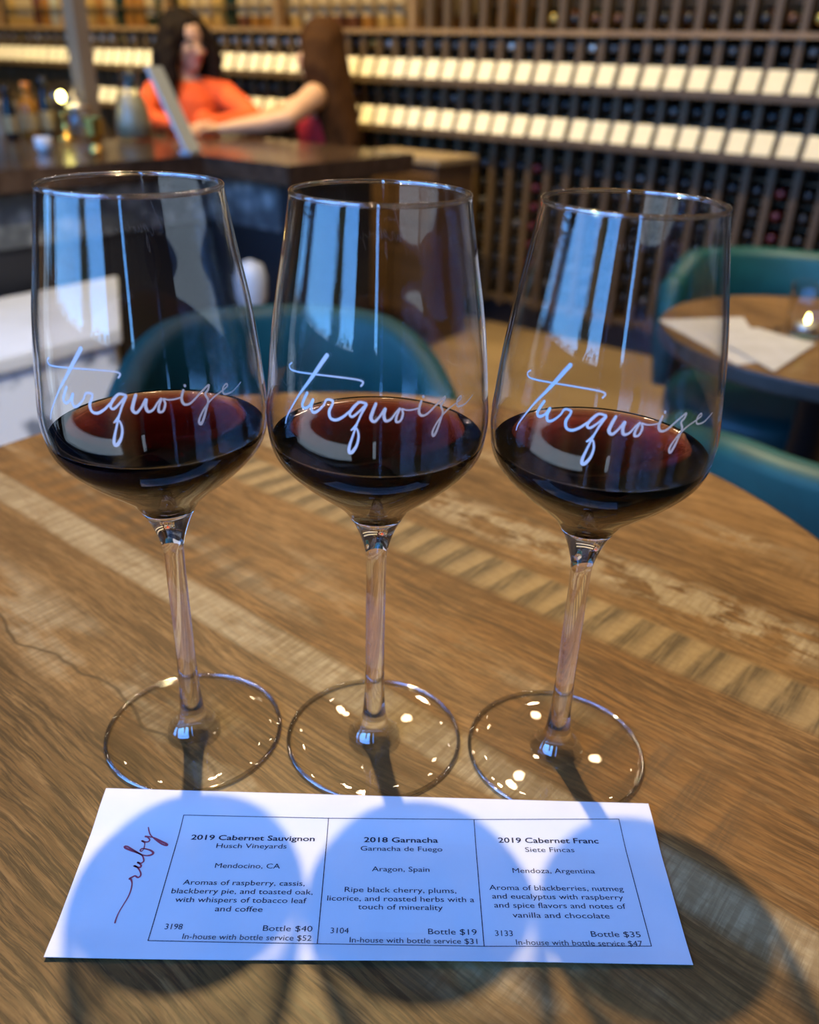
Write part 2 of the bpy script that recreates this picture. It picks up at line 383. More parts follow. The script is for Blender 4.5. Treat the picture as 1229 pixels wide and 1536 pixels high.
# ------------------------------------------------------------------ builders
def tag(o, label, cat, group=None, kind=None):
    o['label'] = label; o['category'] = cat
    if group: o['group'] = group
    if kind: o['kind'] = kind
    return o

def link(name, me, parent=None, loc=(0, 0, 0), rot=(0, 0, 0)):
    o = bpy.data.objects.new(name, me); COL.objects.link(o)
    o.location = loc; o.rotation_euler = rot
    if parent is not None: o.parent = parent
    return o

def obj(name, bm, mats, parent=None, loc=(0, 0, 0), rot=(0, 0, 0), smooth=False):
    me = bpy.data.meshes.new(name)
    bmesh.ops.recalc_face_normals(bm, faces=bm.faces[:])
    bm.to_mesh(me); bm.free()
    for m in (mats if isinstance(mats, (list, tuple)) else [mats]): me.materials.append(m)
    if smooth:
        for p in me.polygons: p.use_smooth = True
    return link(name, me, parent, loc, rot)

def thing(name, label, cat, loc=(0, 0, 0), rz=0.0, group=None):
    o = bpy.data.objects.new(name, None); COL.objects.link(o)
    o.empty_display_size = 0.05
    o.location = loc; o.rotation_euler = (0, 0, rz)
    return tag(o, label, cat, group)

def copy_tree(o, parent=None):
    c = o.copy(); COL.objects.link(c)
    if parent is not None: c.parent = parent
    for ch in list(o.children): copy_tree(ch, c)
    return c

def box(bm, x0, x1, y0, y1, z0, z1, bevel=0.0, mi=0):
    vs = [bm.verts.new((x, y, z)) for x in (x0, x1) for y in (y0, y1) for z in (z0, z1)]
    fs = [bm.faces.new([vs[i] for i in f]) for f in ((0, 1, 3, 2), (4, 6, 7, 5), (0, 4, 5, 1), (2, 3, 7, 6), (0, 2, 6, 4), (1, 5, 7, 3))]
    for f in fs: f.material_index = mi
    if bevel:
        es = list({e for f in fs for e in f.edges})
        r = bmesh.ops.bevel(bm, geom=es, offset=bevel, segments=2, affect='EDGES', profile=0.5)
        for f in r['faces']: f.material_index = mi
    return bm

def NB(): return bmesh.new()

def prism(bm, poly, z0, z1, bevel=0.0):
    lo = [bm.verts.new((x, y, z0)) for x, y in poly]; hi = [bm.verts.new((x, y, z1)) for x, y in poly]
    n = len(poly)
    bm.faces.new(lo[::-1]); top = bm.faces.new(hi)
    for i in range(n): bm.faces.new((lo[i], lo[(i + 1) % n], hi[(i + 1) % n], hi[i]))
    if bevel:
        bmesh.ops.bevel(bm, geom=[e for e in bm.edges], offset=bevel, segments=2, affect='EDGES')
    return bm

def lathe(bm, prof, seg=48, closed=False, mi=0, cap=True):
    """prof: list of (r, z); r == 0 makes a pole"""
    rings = []
    for r, z in prof:
        if r < 1e-7: rings.append([bm.verts.new((0, 0, z))])
        else: rings.append([bm.verts.new((r * math.cos(2 * PI * k / seg), r * math.sin(2 * PI * k / seg), z)) for k in range(seg)])
    pairs = list(zip(rings, rings[1:]))
    if closed: pairs.append((rings[-1], rings[0]))
    for a, c in pairs:
        for k in range(seg):
            k2 = (k + 1) % seg
            if len(a) == 1 and len(c) == 1: continue
            if len(a) == 1: f = bm.faces.new((a[0], c[k], c[k2]))
            elif len(c) == 1: f = bm.faces.new((a[k], c[0], a[k2]))
            else: f = bm.faces.new((a[k], c[k], c[k2], a[k2]))
            f.material_index = mi
    return bm

def pchip(zk, rk, z):
    n = len(zk)
    h = [zk[i + 1] - zk[i] for i in range(n - 1)]; d = [(rk[i + 1] - rk[i]) / h[i] for i in range(n - 1)]
    m = [d[0]] + [(d[i - 1] * h[i] + d[i] * h[i - 1]) / (h[i] + h[i - 1]) for i in range(1, n - 1)] + [d[-1]]
    i = 0
    while i < n - 2 and z > zk[i + 1]: i += 1
    t = (z - zk[i]) / h[i]
    return (2*t**3-3*t*t+1)*rk[i]+(t**3-2*t*t+t)*h[i]*m[i]+(-2*t**3+3*t*t)*rk[i+1]+(t**3-t*t)*h[i]*m[i+1]

def tube(bm, pts, rad, seg=8, mi=0):
    """tube along points; rad a number or list"""
    n = len(pts); pts = [Vector(p) for p in pts]
    if isinstance(rad, (int, float)): rad = [rad] * n
    prev = None; rings = []
    for i, p in enumerate(pts):
        t = (pts[min(i + 1, n - 1)] - pts[max(i - 1, 0)]).normalized()
        if prev is None: x = t.orthogonal().normalized()
        else: x = (prev - t * prev.dot(t)).normalized()
        prev = x; y = t.cross(x)
        rings.append([bm.verts.new(p + (x * math.cos(2*PI*k/seg) + y * math.sin(2*PI*k/seg)) * rad[i]) for k in range(seg)])
    for a, c in zip(rings, rings[1:]):
        for k in range(seg):
            bm.faces.new((a[k], a[(k+1) % seg], c[(k+1) % seg], c[k])).material_index = mi
    bm.faces.new(rings[0][::-1]); bm.faces.new(rings[-1])
    return bm

def catmull(pts, n=6):
    out = []
    P = [tuple(pts[0])] + [tuple(p) for p in pts] + [tuple(pts[-1])]
    for i in range(1, len(P) - 2):
        for k in range(n):
            t = k / n
            out.append(tuple(0.5 * (2*b + (c - a)*t + (2*a - 5*b + 4*c - d)*t*t + (3*b - a - 3*c + d)*t**3)
                             for a, b, c, d in zip(P[i-1], P[i], P[i+1], P[i+2])))
    out.append(tuple(pts[-1]))
    return out

def stroke_faces(bm, pts, place):
    """round-ended pen stroke (x, y, width) laid on a surface by place(x, y)"""
    n = len(pts); L_, R_ = [], []
    for i, (x, y, w) in enumerate(pts):
        x0, y0, _ = pts[max(i - 1, 0)]; x1, y1, _ = pts[min(i + 1, n - 1)]
        dx, dy = x1 - x0, y1 - y0; l = math.hypot(dx, dy) or 1e-9
        nx, ny = -dy / l * w / 2, dx / l * w / 2
        L_.append(bm.verts.new(place(x + nx, y + ny))); R_.append(bm.verts.new(place(x - nx, y - ny)))
    for i in range(n - 1):
        bm.faces.new((L_[i], R_[i], R_[i + 1], L_[i + 1]))
    for (x, y, w) in (pts[0], pts[-1]):
        bm.faces.new([bm.verts.new(place(x + w / 2 * math.cos(2*PI*k/10), y + w / 2 * math.sin(2*PI*k/10))) for k in range(10)])

def remeshed(name, bm, m, parent, voxel=0.007, smooth=6, post=None):
    """weld overlapping volumes into one continuous skin"""
    me = bpy.data.meshes.new(name + '_src'); bmesh.ops.recalc_face_normals(bm, faces=bm.faces[:]); bm.to_mesh(me); bm.free()
    o = bpy.data.objects.new(name + '_src', me); COL.objects.link(o)
    md = o.modifiers.new('r', 'REMESH'); md.mode = 'VOXEL'; md.voxel_size = voxel; md.use_smooth_shade = True
    if smooth:
        sm = o.modifiers.new('s', 'SMOOTH'); sm.iterations = smooth; sm.factor = 0.5
    dg = bpy.context.evaluated_depsgraph_get()
    res = bpy.data.meshes.new_from_object(o.evaluated_get(dg))
    bpy.data.objects.remove(o); bpy.data.meshes.remove(me)
    res.name = name
    if post:
        for v in res.vertices: v.co = post(v.co.copy())
    for p in res.polygons: p.use_smooth = True
    res.materials.clear(); res.materials.append(m)
    return link(name, res, parent)

def capsule(bm, p0, r0, p1, r1, seg=14):
    p0, p1 = Vector(p0), Vector(p1); d = p1 - p0; l = d.length
    prof = [(0, -r0)] + [(r0 * math.sin(a), -r0 * math.cos(a)) for a in (PI/8, PI/4, 3*PI/8, PI/2)]
    prof += [(r1 * math.cos(a), l + r1 * math.sin(a)) for a in (0, PI/8, PI/4, 3*PI/8)] + [(0, l + r1)]
    b2 = bmesh.new(); lathe(b2, prof, seg)
    mtx = Matrix.Translation(p0) @ d.to_track_quat('Z', 'Y').to_matrix().to_4x4()
    bmesh.ops.transform(b2, matrix=mtx, verts=b2.verts[:])
    me = bpy.data.meshes.new('t'); b2.to_mesh(me); b2.free(); bm.from_mesh(me); bpy.data.meshes.remove(me)

def ellipsoid(bm, c, r, rot=(0, 0, 0), seg=20):
    mtx = Matrix.Translation(c) @ Euler(rot).to_matrix().to_4x4() @ Matrix.Diagonal((*r, 1))
    bmesh.ops.create_uvsphere(bm, u_segments=seg, v_segments=seg // 2 + 2, radius=1.0, matrix=mtx)

def limb(bm, pts):
    for (p, r), (q, s) in zip(pts, pts[1:]): capsule(bm, p, r, q, s)

# ------------------------------------------------------------------ room shell (in rack axes)
A0, A1, T1 = -6.4, 3.2, 3.62
def room(name, bm, m):
    o = obj(name, bm, m, rot=(0, 0, ROT)); o['kind'] = 'structure'; return o
room('floor', box(NB(), A0, A1, TWALL, T1, -0.05, 0.0), M['floor'])
room('ceiling', box(NB(), A0, A1, TWALL, T1, CEIL, CEIL + 0.05), M['ceil'])
room('wall_back', box(NB(), A0, A1, T1, T1 + 0.1, 0, CEIL), M['plaster'])
room('wall_left', box(NB(), A0 - 0.1, A0, TWALL, T1, 0, CEIL), M['plaster'])
room('wall_right', box(NB(), A1, A1 + 0.1, TWALL, T1, 0, CEIL), M['plaster'])
bm = NB()
box(bm, A0, A1, TWALL - 0.12, TWALL, 0, WZ0); box(bm, A0, A1, TWALL - 0.12, TWALL, WZ1, CEIL)
edges = [A0] + [x for w in WIN for x in w] + [A1]
for i in range(0, len(edges), 2): box(bm, edges[i], edges[i + 1], TWALL - 0.12, TWALL, WZ0, WZ1)
room('wall_front', bm, M['plaster'])
for i, (a0, a1) in enumerate(WIN):
    bm = NB(); f = 0.035
    box(bm, a0, a0 + f, TWALL - 0.09, TWALL - 0.03, WZ0, WZ1); box(bm, a1 - f, a1, TWALL - 0.09, TWALL - 0.03, WZ0, WZ1)
    box(bm, a0 + f, a1 - f, TWALL - 0.09, TWALL - 0.03, WZ0, WZ0 + f); box(bm, a0 + f, a1 - f, TWALL - 0.09, TWALL - 0.03, WZ1 - f, WZ1)
    box(bm, a0 + f, a1 - f, TWALL - 0.09, TWALL - 0.03, 2.2, 2.2 + f)
    wo = room('window_%d' % (i + 1), bm, M['frame'])
    obj('window_pane', box(NB(), a0 + f, a1 - f, TWALL - 0.063, TWALL - 0.057, WZ0 + f, WZ1 - f), M['pane'], wo)

def conifer(a, t, h, r, label):
    tr = thing('conifer', label, 'tree', W(a, t, 0))
    rnd = random.Random(int(a * 100)); bm = NB()
    for k in range(260):
        z = h * (0.08 + 0.92 * rnd.random() ** 1.3); rr = r * (1 - z / h) ** 0.7 * (0.75 + 0.4 * rnd.random()) + 0.05; an = rnd.random() * 2 * PI
        c = Vector((rr * math.cos(an), rr * math.sin(an), z)); d = Vector((math.cos(an), math.sin(an), 0.9)).normalized() * (0.22 + 0.25 * rnd.random())
        sd = d.cross(Vector((0, 0, 1))).normalized() * 0.10
        v_ = [bm.verts.new(p) for p in (c - d * 0.5, c + sd, c + d, c - sd)]
        bm.faces.new(v_)
    lathe(bm, [(r * 0.72, h * 0.06), (r * 0.5, h * 0.45), (r * 0.2, h * 0.8), (0, h)], 12)
    obj('foliage', bm, M['conifer'], tr)
    obj('trunk', lathe(NB(), [(0.09, 0), (0.07, h * 0.3), (0, h * 0.5)], 10), M['cabwood'], tr)
M['added_hedge'] = varied('added_hedge_green', (0.02, 0.03, 0.012), (0.05, 0.06, 0.025), 8, 0.9)
M['conifer'] = varied('conifer_green', (0.20, 0.21, 0.055), (0.34, 0.34, 0.11), 3, 0.9)
conifer(-0.95, -4.6, 3.3, 0.42, 'slender conifer outside the windows, seen mirrored in the glasses')

hd = thing('added_hedge', 'added low green block outside the windows, darkening the reflections in the glasses', 'added_hedge', W(-1.5, -3.2, 0), ROT)  # added out of view to darken the lower part of the mirrored windows
rnd = random.Random(5); bm = NB()
box(bm, -5.0, 4.0, -0.22, 0.22, 0.1, 0.85)
for k in range(1500):
    c = Vector((rnd.uniform(-5, 4), rnd.uniform(-0.27, 0.27), rnd.uniform(0.1, 0.95))); d = Vector((rnd.uniform(-1, 1), rnd.uniform(-1, 1), rnd.uniform(0, 1))) * 0.12; e = Vector((rnd.uniform(-1, 1), 0.3, rnd.uniform(-1, 1))) * 0.05
    bm.faces.new([bm.verts.new(p) for p in (c, c + d * 0.5 + e, c + d, c + d * 0.5 - e)])
obj('foliage', bm, M['added_hedge'], hd)
for k in range(9):
    obj('stem', lathe(NB(), [(0.03, 0), (0.02, 0.2), (0, 0.2)], 8), M['cabwood'], hd, (-4.5 + k, 0, 0))

rg = thing('floor_darkener', 'added dark sheet on the floor along the windows, dimming what the glasses mirror', 'darkener', W(-0.8, -0.62, 0), ROT)  # added out of view so the bright floor reflects darker in the wine glasses
obj('darkener_sheet', box(NB(), -2.6, 1.6, -0.42, 0.42, 0.0005, 0.010, 0.003), varied('darkener_black', (0.010, 0.010, 0.013), (0.018, 0.017, 0.02), 60, 0.95, spec=0.05), rg)
for sx in (-2.612, 1.600): obj('darkener_end', box(NB(), sx, sx + 0.012, -0.42, 0.42, 0.0005, 0.006), M['black_metal'], rg)

# ------------------------------------------------------------------ wine rack wall
RF = 3.26                       # front plane of the rack
PITCH = 0.087
NCOL = 62
CA0 = -0.8601 + 5 * PITCH       # right edge of the right-most bay
def bay(k): return CA0 - PITCH * (k + 0.5)
AL, AR = CA0 - PITCH * NCOL, CA0
rack = thing('wine_rack', 'wall-wide brown wooden wine rack with narrow uprights full of bottles', 'wine rack', (0, 0, 0), ROT)
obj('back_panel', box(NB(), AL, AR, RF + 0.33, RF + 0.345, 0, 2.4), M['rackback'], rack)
me0 = None
for k in range(NCOL + 1):
    if me0 is None:
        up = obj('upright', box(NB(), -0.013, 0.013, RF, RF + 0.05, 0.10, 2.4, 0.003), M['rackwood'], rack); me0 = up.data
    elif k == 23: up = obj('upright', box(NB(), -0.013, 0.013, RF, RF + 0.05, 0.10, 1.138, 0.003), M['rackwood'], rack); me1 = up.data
    else: up = link('upright', me0 if k < 23 else me1, rack)
    up.location = (CA0 - PITCH * k, 0, 0)
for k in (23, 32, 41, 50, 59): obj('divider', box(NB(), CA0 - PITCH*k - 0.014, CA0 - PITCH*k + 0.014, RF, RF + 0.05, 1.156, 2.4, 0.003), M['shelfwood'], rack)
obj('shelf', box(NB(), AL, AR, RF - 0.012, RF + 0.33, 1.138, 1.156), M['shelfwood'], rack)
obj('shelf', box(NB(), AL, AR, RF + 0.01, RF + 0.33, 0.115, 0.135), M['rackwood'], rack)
obj('plinth', box(NB(), AL, AR, RF + 0.05, RF + 0.33, 0, 0.10), M['black_metal'], rack)
for zb in (0.972, 0.783):
    bm = NB()
    box(bm, AL, AR, RF - 0.045, RF - 0.005, zb - 0.022, zb, 0.003)
    box(bm, AL, AR, RF - 0.049, RF - 0.045, zb - 0.02, zb + 0.006)
    obj('card_rail', bm, M['rackwood'], rack)
for z in (0.868, 1.062, 1.25):
    obj('bottle_rail', box(NB(), AL, AR, RF + 0.055, RF + 0.075, z - 0.006, z), M['rackwood'], rack)
for j in range(8):
    obj('bottle_rail', box(NB(), AL, AR, RF + 0.055, RF + 0.075, 0.185 + 0.0745 * j - 0.006, 0.185 + 0.0745 * j), M['rackwood'], rack)

def card_bm():
    bm = NB(); box(bm, -0.0335, 0.0335, -0.001, 0.001, 0, 0.080, 0.0006)
    bmesh.ops.rotate(bm, cent=(0, 0, 0), matrix=Matrix.Rotation(R(-24), 3, 'X'), verts=bm.verts[:]); return bm
card0 = None
for zb, lab, grp in ((0.9735, 'cream shelf card on the upper card rail of the wine rack', 'cream cards on the upper card rail'),
                     (0.7845, 'cream shelf card on the lower card rail of the wine rack', 'cream cards on the lower card rail')):
    for k in range(NCOL):
        if zb < 0.9 and bay(k) < -4.9: continue
        if card0 is None: c = card0 = obj('shelf_card', card_bm(), M['cardstock'])
        else: c = card0.copy(); COL.objects.link(c)
        c.location = W(bay(k) + random.uniform(-0.002, 0.002), RF - 0.040, zb); c.rotation_euler = (0, 0, ROT + random.uniform(-0.03, 0.03))
        tag(c, lab, 'card', grp)

# bottles
BOT = [(0, 0.004), (0.030, 0), (0.036, 0.006), (0.0365, 0.17), (0.034, 0.19), (0.022, 0.215), (0.0145, 0.235), (0.0138, 0.285), (0.0150, 0.287), (0.0150, 0.298), (0.0135, 0.300), (0, 0.300)]
def bottle_mesh(name, glass, cap, label=None):
    bm = NB(); lathe(bm, BOT[:7], 14, mi=0); lathe(bm, BOT[6:], 14, mi=1)
    bmesh.ops.remove_doubles(bm, verts=bm.verts[:], dist=1e-5)
    mats = [glass, cap]
    if label:
        lathe(bm, [(0.0369, 0.05), (0.0369, 0.15)], 14, mi=2); mats.append(label)
    o = obj(name, bm, mats, smooth=True)
    me = o.data; bpy.data.objects.remove(o); return me
gl = {n: mat('bottle_glass_' + n, c, 0.2, spec=0.3) for n, c in dict(black=(0.006, 0.006, 0.005), green=(0.012, 0.022, 0.008), amber=(0.30, 0.12, 0.015), honey=(0.42, 0.24, 0.05), brown=(0.11, 0.035, 0.012), pale=(0.36, 0.33, 0.20), blue=(0.02, 0.05, 0.16)).items()}
cp = {n: mat('capsule_' + n, c, 0.3, me_, spec=0.5) for n, c, me_ in (('black', (0.015, 0.014, 0.014), 0), ('gold', (0.60, 0.40, 0.10), 0.8), ('silver', (0.65, 0.62, 0.55), 0.8), ('red', (0.07, 0.006, 0.008), 0), ('grey', (0.12, 0.11, 0.10), 0.5), ('white', (0.70, 0.64, 0.52), 0), ('orange', (0.70, 0.22, 0.03), 0), ('brown', (0.10, 0.04, 0.015), 0.2))}
lb = mat('bottle_label_paper', (0.34, 0.23, 0.09), 0.7)
BM = {}
def bm_of(g, c, l=False):
    key = (g, c, l)
    if key not in BM: BM[key] = bottle_mesh('wine_bottle', gl[g], cp[c], lb if l else None)
    return BM[key]
def lying(k, z, me, label, group, dt=0.0):
    o = link('wine_bottle', me, None, W(bay(k), RF + 0.31 + dt, z), (PI / 2, 0, ROT))
    tag(o, label, 'bottle', group); return o
def pick(k):
    warm = k > 24
    r = random.random()
    if warm: return bm_of(random.choice(('amber', 'honey', 'brown', 'green', 'honey')), random.choice(('gold', 'white', 'silver', 'orange', 'gold', 'black')))
    return bm_of(random.choice(('black', 'green', 'brown')), random.choice(('black', 'black', 'black', 'gold', 'brown')))
for k in range(NCOL):
    lying(k, 1.1, bm_of('black' if k < 26 else random.choice(('green', 'brown', 'black')), random.choice(('black', 'grey', 'black', 'silver', 'grey') if k < 24 else ('black', 'silver', 'white', 'gold', 'silver'))), 'wine bottle lying neck out just below the long shelf of the rack', 'bottles lying between the long shelf and the upper cards')
    lying(k, 0.905, bm_of('black', random.choice(('black', 'black', 'black', 'grey', 'black'))), 'dark wine bottle lying between the two rows of cream cards', 'bottles lying between the two card rows')
for k in range(NCOL):
    if k < 16:
        lying(k, 1.195, pick(k), 'wine bottle lying on the long shelf at the right of the rack', 'bottles lying on the right of the long shelf')
    else:
        g = random.choice(('amber', 'honey', 'brown', 'pale', 'green', 'honey')) if k > 22 else random.choice(('brown', 'black', 'amber', 'green'))
        o = link('wine_bottle', bm_of(g, random.choice(('gold', 'white', 'silver', 'black')), random.random() < 0.6), None, W(bay(k), RF + 0.045 + 0.06, 1.1565), (0, 0, ROT))
        tag(o, 'warm-lit bottle standing on the long shelf of the wine rack', 'bottle', 'bottles standing on the long shelf')
for j in range(8):
    for k in range(0, 24):
        z = 0.222 + 0.0745 * j
        if j == 7 : continue
        if k in (4, 15) and j > 0:
            lying(k, z, bm_of('black', 'red'), 'dark bottle with red capsule in the right red-topped column of the rack' if k == 4 else 'dark bottle with red capsule in the left red-topped column of the rack', 'red-topped bottles in the right column' if k == 4 else 'red-topped bottles in the left column', -0.02)
        else:
            lying(k, z, bm_of('black', random.choice(('black', 'black', 'black', 'black', 'black', 'black', 'black', 'grey'))), 'dark wine bottle lying in the unlit lower part of the rack', 'bottles lying in the lower rack')

# wooden cabinet in front of the rack, right of the bar
cab = thing('wooden_cabinet', 'brown wooden cabinet with pale top between bar and wine rack', 'cabinet', W(-2.16, 2.95), ROT)
obj('body', box(NB(), -0.20, 0.20, -0.13, 0.13, 0.0, 0.69, 0.004), M['cabwood'], cab)
obj('top', box(NB(), -0.215, 0.215, -0.14, 0.135, 0.69, 0.715, 0.004), M['cabtop'], cab)
for s in (-1, 1):
    d = obj('door', box(NB(), min(s*0.005, s*0.19), max(s*0.005, s*0.19), -0.145, -0.131, 0.06, 0.66, 0.003), M['cabwood'], cab)
    obj('knob', lathe(NB(), [(0, -0.012), (0.009, -0.01), (0.011, 0), (0.005, 0.006), (0, 0.006)], 12), M['black_metal'], d, (s * 0.03, -0.152, 0.42), (PI/2, 0, 0), True)

# slim post behind the bar
pst = obj('post', box(NB(), -0.032, 0.032, -0.032, 0.032, 0, CEIL, 0.004), M['postpaint'], None, W(-3.06, 2.10) + Vector((0, 0, 0)), (0, 0, ROT))
tag(pst, 'slim pale post rising behind the left end of the bar', 'post')

# ------------------------------------------------------------------ bar counter
BX = thing('bar_counter', 'low L-shaped bar with dark stone top and patterned tile front', 'bar counter', (0, 0, 0), ROT)
poly = [(-2.30, 0.45), (-2.30, 1.98), (-1.92, 1.98), (-1.92, 2.62), (-2.93, 2.62), (-2.93, 2.04), (-3.42, 2.04), (-3.42, 0.45)]
obj('countertop', prism(NB(), poly, 0.69, 0.75, 0.003), M['counter'], BX)
body = [(-2.38, 0.5), (-2.38, 2.06), (-2.00, 2.06), (-2.00, 2.48), (-2.70, 2.48), (-2.70, 1.96), (-3.34, 1.96), (-3.34, 0.5)]
obj('body', prism(NB(), body, 0.05, 0.69), M['barbody'], BX)
obj('tile_panel', box(NB(), -2.379, -2.366, 0.5, 2.058, 0.535, 0.675, 0.002), M['tile'], BX)
obj('tile_panel', box(NB(), -2.365, -2.03, 2.048, 2.061, 0.535, 0.675, 0.002), M['tile'], BX)
obj('toe_kick', prism(NB(), [(x + 0.04 if x < -3 else x - 0.04, y) for x, y in body], 0.0, 0.05), M['black_metal'], BX)

# low white bench against the bar front
WB = thing('white_bench', 'long low white bench along the bar front, left behind the table', 'bench', W(-2.075, 1.1), ROT)
bp = [(-0.25, -0.75), (0.25, -0.75), (0.25, 0.16), (-0.25, 0.52)]
obj('bench_top', prism(NB(), bp, 0.385, 0.42, 0.004), M['white'], WB)
obj('front_panel', box(NB(), 0.215, 0.235, -0.73, 0.15, 0.0, 0.3848, 0.002), M['marble'], WB)
obj('end_panel', prism(NB(), [(0.214, 0.130), (0.214, 0.155), (-0.235, 0.480), (-0.235, 0.455)], 0.0, 0.3848), M['white'], WB)
obj('end_panel', box(NB(), -0.235, 0.214, -0.73, -0.715, 0.0, 0.3848, 0.002), M['white'], WB)

cn = thing('canister', 'grey-white canister with red band on the floor by the bar', 'canister', W(-1.715, 1.61, 0))
obj('body', lathe(NB(), [(0, 0), (0.05, 0), (0.054, 0.01), (0.05, 0.3), (0.042, 0.36), (0.030, 0.41), (0.030, 0.43), (0.042, 0.46), (0.044, 0.51), (0.034, 0.545), (0, 0.56)], 28), M['whitepaint'], cn, smooth=True)
obj('band', lathe(NB(), [(0.0425, 0.365), (0.044, 0.37), (0.035, 0.402), (0.033, 0.40)], 28, closed=True), M['redpaint'], cn, smooth=True)

# ------------------------------------------------------------------ things on the bar
CT = 0.7503
bx = thing('box', 'beige box at the left end of the bar top', 'box', W(-3.24, 1.86, CT), ROT)
obj('carton', box(NB(), -0.07, 0.05, -0.05, 0.05, 0, 0.11, 0.003), M['beige'], bx)
obj('lid', box(NB(), -0.073, 0.053, -0.053, 0.053, 0.095, 0.114, 0.002), M['beige'], bx)
def stand_bottle(a, t, h, r, m, capm, label):
    k = h / 0.30
    th = thing('bottle', label, 'bottle', W(a, t, CT), ROT)
    obj('body', lathe(NB(), [(0, 0.003), (r*0.9, 0), (r, 0.006), (r, 0.17*k), (r*0.9, 0.19*k), (0.020, 0.215*k), (0.0145, 0.235*k), (0.0138, 0.27*k), (0, 0.27*k)], 24), m, th, smooth=True)
    obj('cap', lathe(NB(), [(0, 0.255*k), (0.0150, 0.255*k), (0.0155, 0.298*k), (0.013, 0.30*k), (0, 0.30*k)], 24), capm, th, smooth=True)
    obj('paper_label', lathe(NB(), [(r*1.005, 0.04*k), (r*1.015, 0.045*k), (r*1.015, 0.13*k), (r*1.005, 0.135*k)], 24), lb, th, smooth=True)
    return th
stand_bottle(-3.13, 1.90, 0.18, 0.036, gl['amber'], cp['orange'], 'short amber bottle with orange cap between two dark bottles on the bar')
stand_bottle(-3.09, 1.80, 0.17, 0.022, gl['black'], cp['black'], 'short dark bottle left of the amber bottle on the bar')
stand_bottle(-3.08, 1.94, 0.20, 0.024, gl['black'], cp['black'], 'short dark bottle right of the amber bottle on the bar')
lm = thing('globe_lamp', 'small lit globe lamp with yellow bulb on the bar beside the bottles', 'lamp', W(-3.00, 1.955, CT), ROT)
obj('base', lathe(NB(), [(0, 0), (0.045, 0), (0.045, 0.008), (0.012, 0.016), (0.010, 0.075), (0.022, 0.085), (0, 0.085)], 28), M['gold'], lm, smooth=True)
obj('globe', lathe(NB(), [(0.018, 0.080)] + [(0.055*math.sin(a), 0.135 - 0.055*math.cos(a)) for a in [R(25 + 10*i) for i in range(15)]] + [(0, 0.19)], 28), M['thin_glass'], lm, smooth=True)
bm = NB(); ellipsoid(bm, (0, 0, 0.14), (0.012, 0.012, 0.016)); obj('bulb', bm, M['bulb'], lm, smooth=True)
jr = thing('glass_jar', 'clear lidded glass jar on the bar left of the carafe', 'jar', W(-2.98, 2.0, CT), ROT)
obj('body', lathe(NB(), [(0, 0.004), (0.038, 0.002), (0.044, 0.01), (0.046, 0.08), (0.036, 0.10), (0.034, 0.10), (0.043, 0.08), (0.041, 0.012), (0, 0.008)], 28), M['thin_glass'], jr, smooth=True)
obj('lid', lathe(NB(), [(0, 0.10), (0.037, 0.10), (0.037, 0.112), (0.01, 0.116), (0.012, 0.13), (0, 0.134)], 28), cp['silver'], jr, smooth=True)
cf = thing('carafe', 'wide clear glass carafe of pale water on the bar beside the woman in orange', 'carafe', W(-2.83, 2.125, CT), ROT)
obj('body', lathe(NB(), [(0, 0.004), (0.055, 0.002), (0.064, 0.012), (0.066, 0.06), (0.056, 0.115), (0.034, 0.165), (0.029, 0.205), (0.036, 0.232), (0.034, 0.232), (0.0275, 0.205), (0.032, 0.165), (0.054, 0.113), (0.063, 0.06), (0.061, 0.014), (0, 0.008)], 32), thin_glass('frosted_carafe_glass', (0.92, 0.92, 0.88), 0.03, 0.25), cf, smooth=True)
obj('water', lathe(NB(), [(0, 0.010), (0.058, 0.014), (0.061, 0.06), (0.053, 0.110), (0.036, 0.150), (0, 0.150)], 32), mat('cloudy_water', (0.40, 0.36, 0.25), 0.4, trans=0.1, ior=1.33), cf, smooth=True)
gd = thing('candle_holder', 'faceted gold candle holder near the front edge of the bar', 'candle holder', W(-2.50, 1.725, CT), ROT)
obj('cup', lathe(NB(), [(0, 0.004), (0.020, 0), (0.024, 0.008), (0.014, 0.03), (0.030, 0.055), (0.034, 0.105), (0.031, 0.105), (0.027, 0.06), (0, 0.045)], 9), M['gold'], gd)
obj('candle', lathe(NB(), [(0, 0.05), (0.021, 0.05), (0.022, 0.085), (0, 0.083)], 20), M['white'], gd, smooth=True)
cu = thing('cup', 'small white cup at the left of the bar front', 'cup', W(-2.64, 1.635, CT), ROT)
obj('bowl', lathe(NB(), [(0, 0.003), (0.016, 0), (0.024, 0.012), (0.027, 0.045), (0.025, 0.045), (0.022, 0.014), (0, 0.006)], 24), M['white'], cu, smooth=True)
tent = thing('tabletop_sign', 'slanted grey-blue sign panel on the bar in front of the person in orange', 'sign', (-0.745, 2.975, CT), R(-14))
obj('foot', box(NB(), -0.03, 0.012, -0.035, 0.035, 0, 0.012, 0.002), M['greysheet'], tent)
bm = NB(); box(bm, -0.006, 0.006, -0.045, 0.045, 0, 0.262, 0.002)
bmesh.ops.rotate(bm, cent=(0, 0, 0), matrix=Matrix.Rotation(R(-25), 3, 'Y'), verts=bm.verts[:])
obj('panel', bm, M['greysheet'], tent, (0.0, 0, 0.010))

# ------------------------------------------------------------------ women at the bar
def stool(loc, rz, label):
    st = thing('stool', label, 'stool', loc, rz)
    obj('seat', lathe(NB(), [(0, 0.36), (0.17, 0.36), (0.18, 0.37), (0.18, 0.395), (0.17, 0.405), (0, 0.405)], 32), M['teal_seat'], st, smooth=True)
    for k in range(4):
        a = PI/4 + k*PI/2
        obj('leg', tube(NB(), [(0.12*math.cos(a), 0.12*math.sin(a), 0.362), (0.17*math.cos(a), 0.17*math.sin(a), 0.0)], [0.013, 0.010]), M['black_metal'], st)
    return st

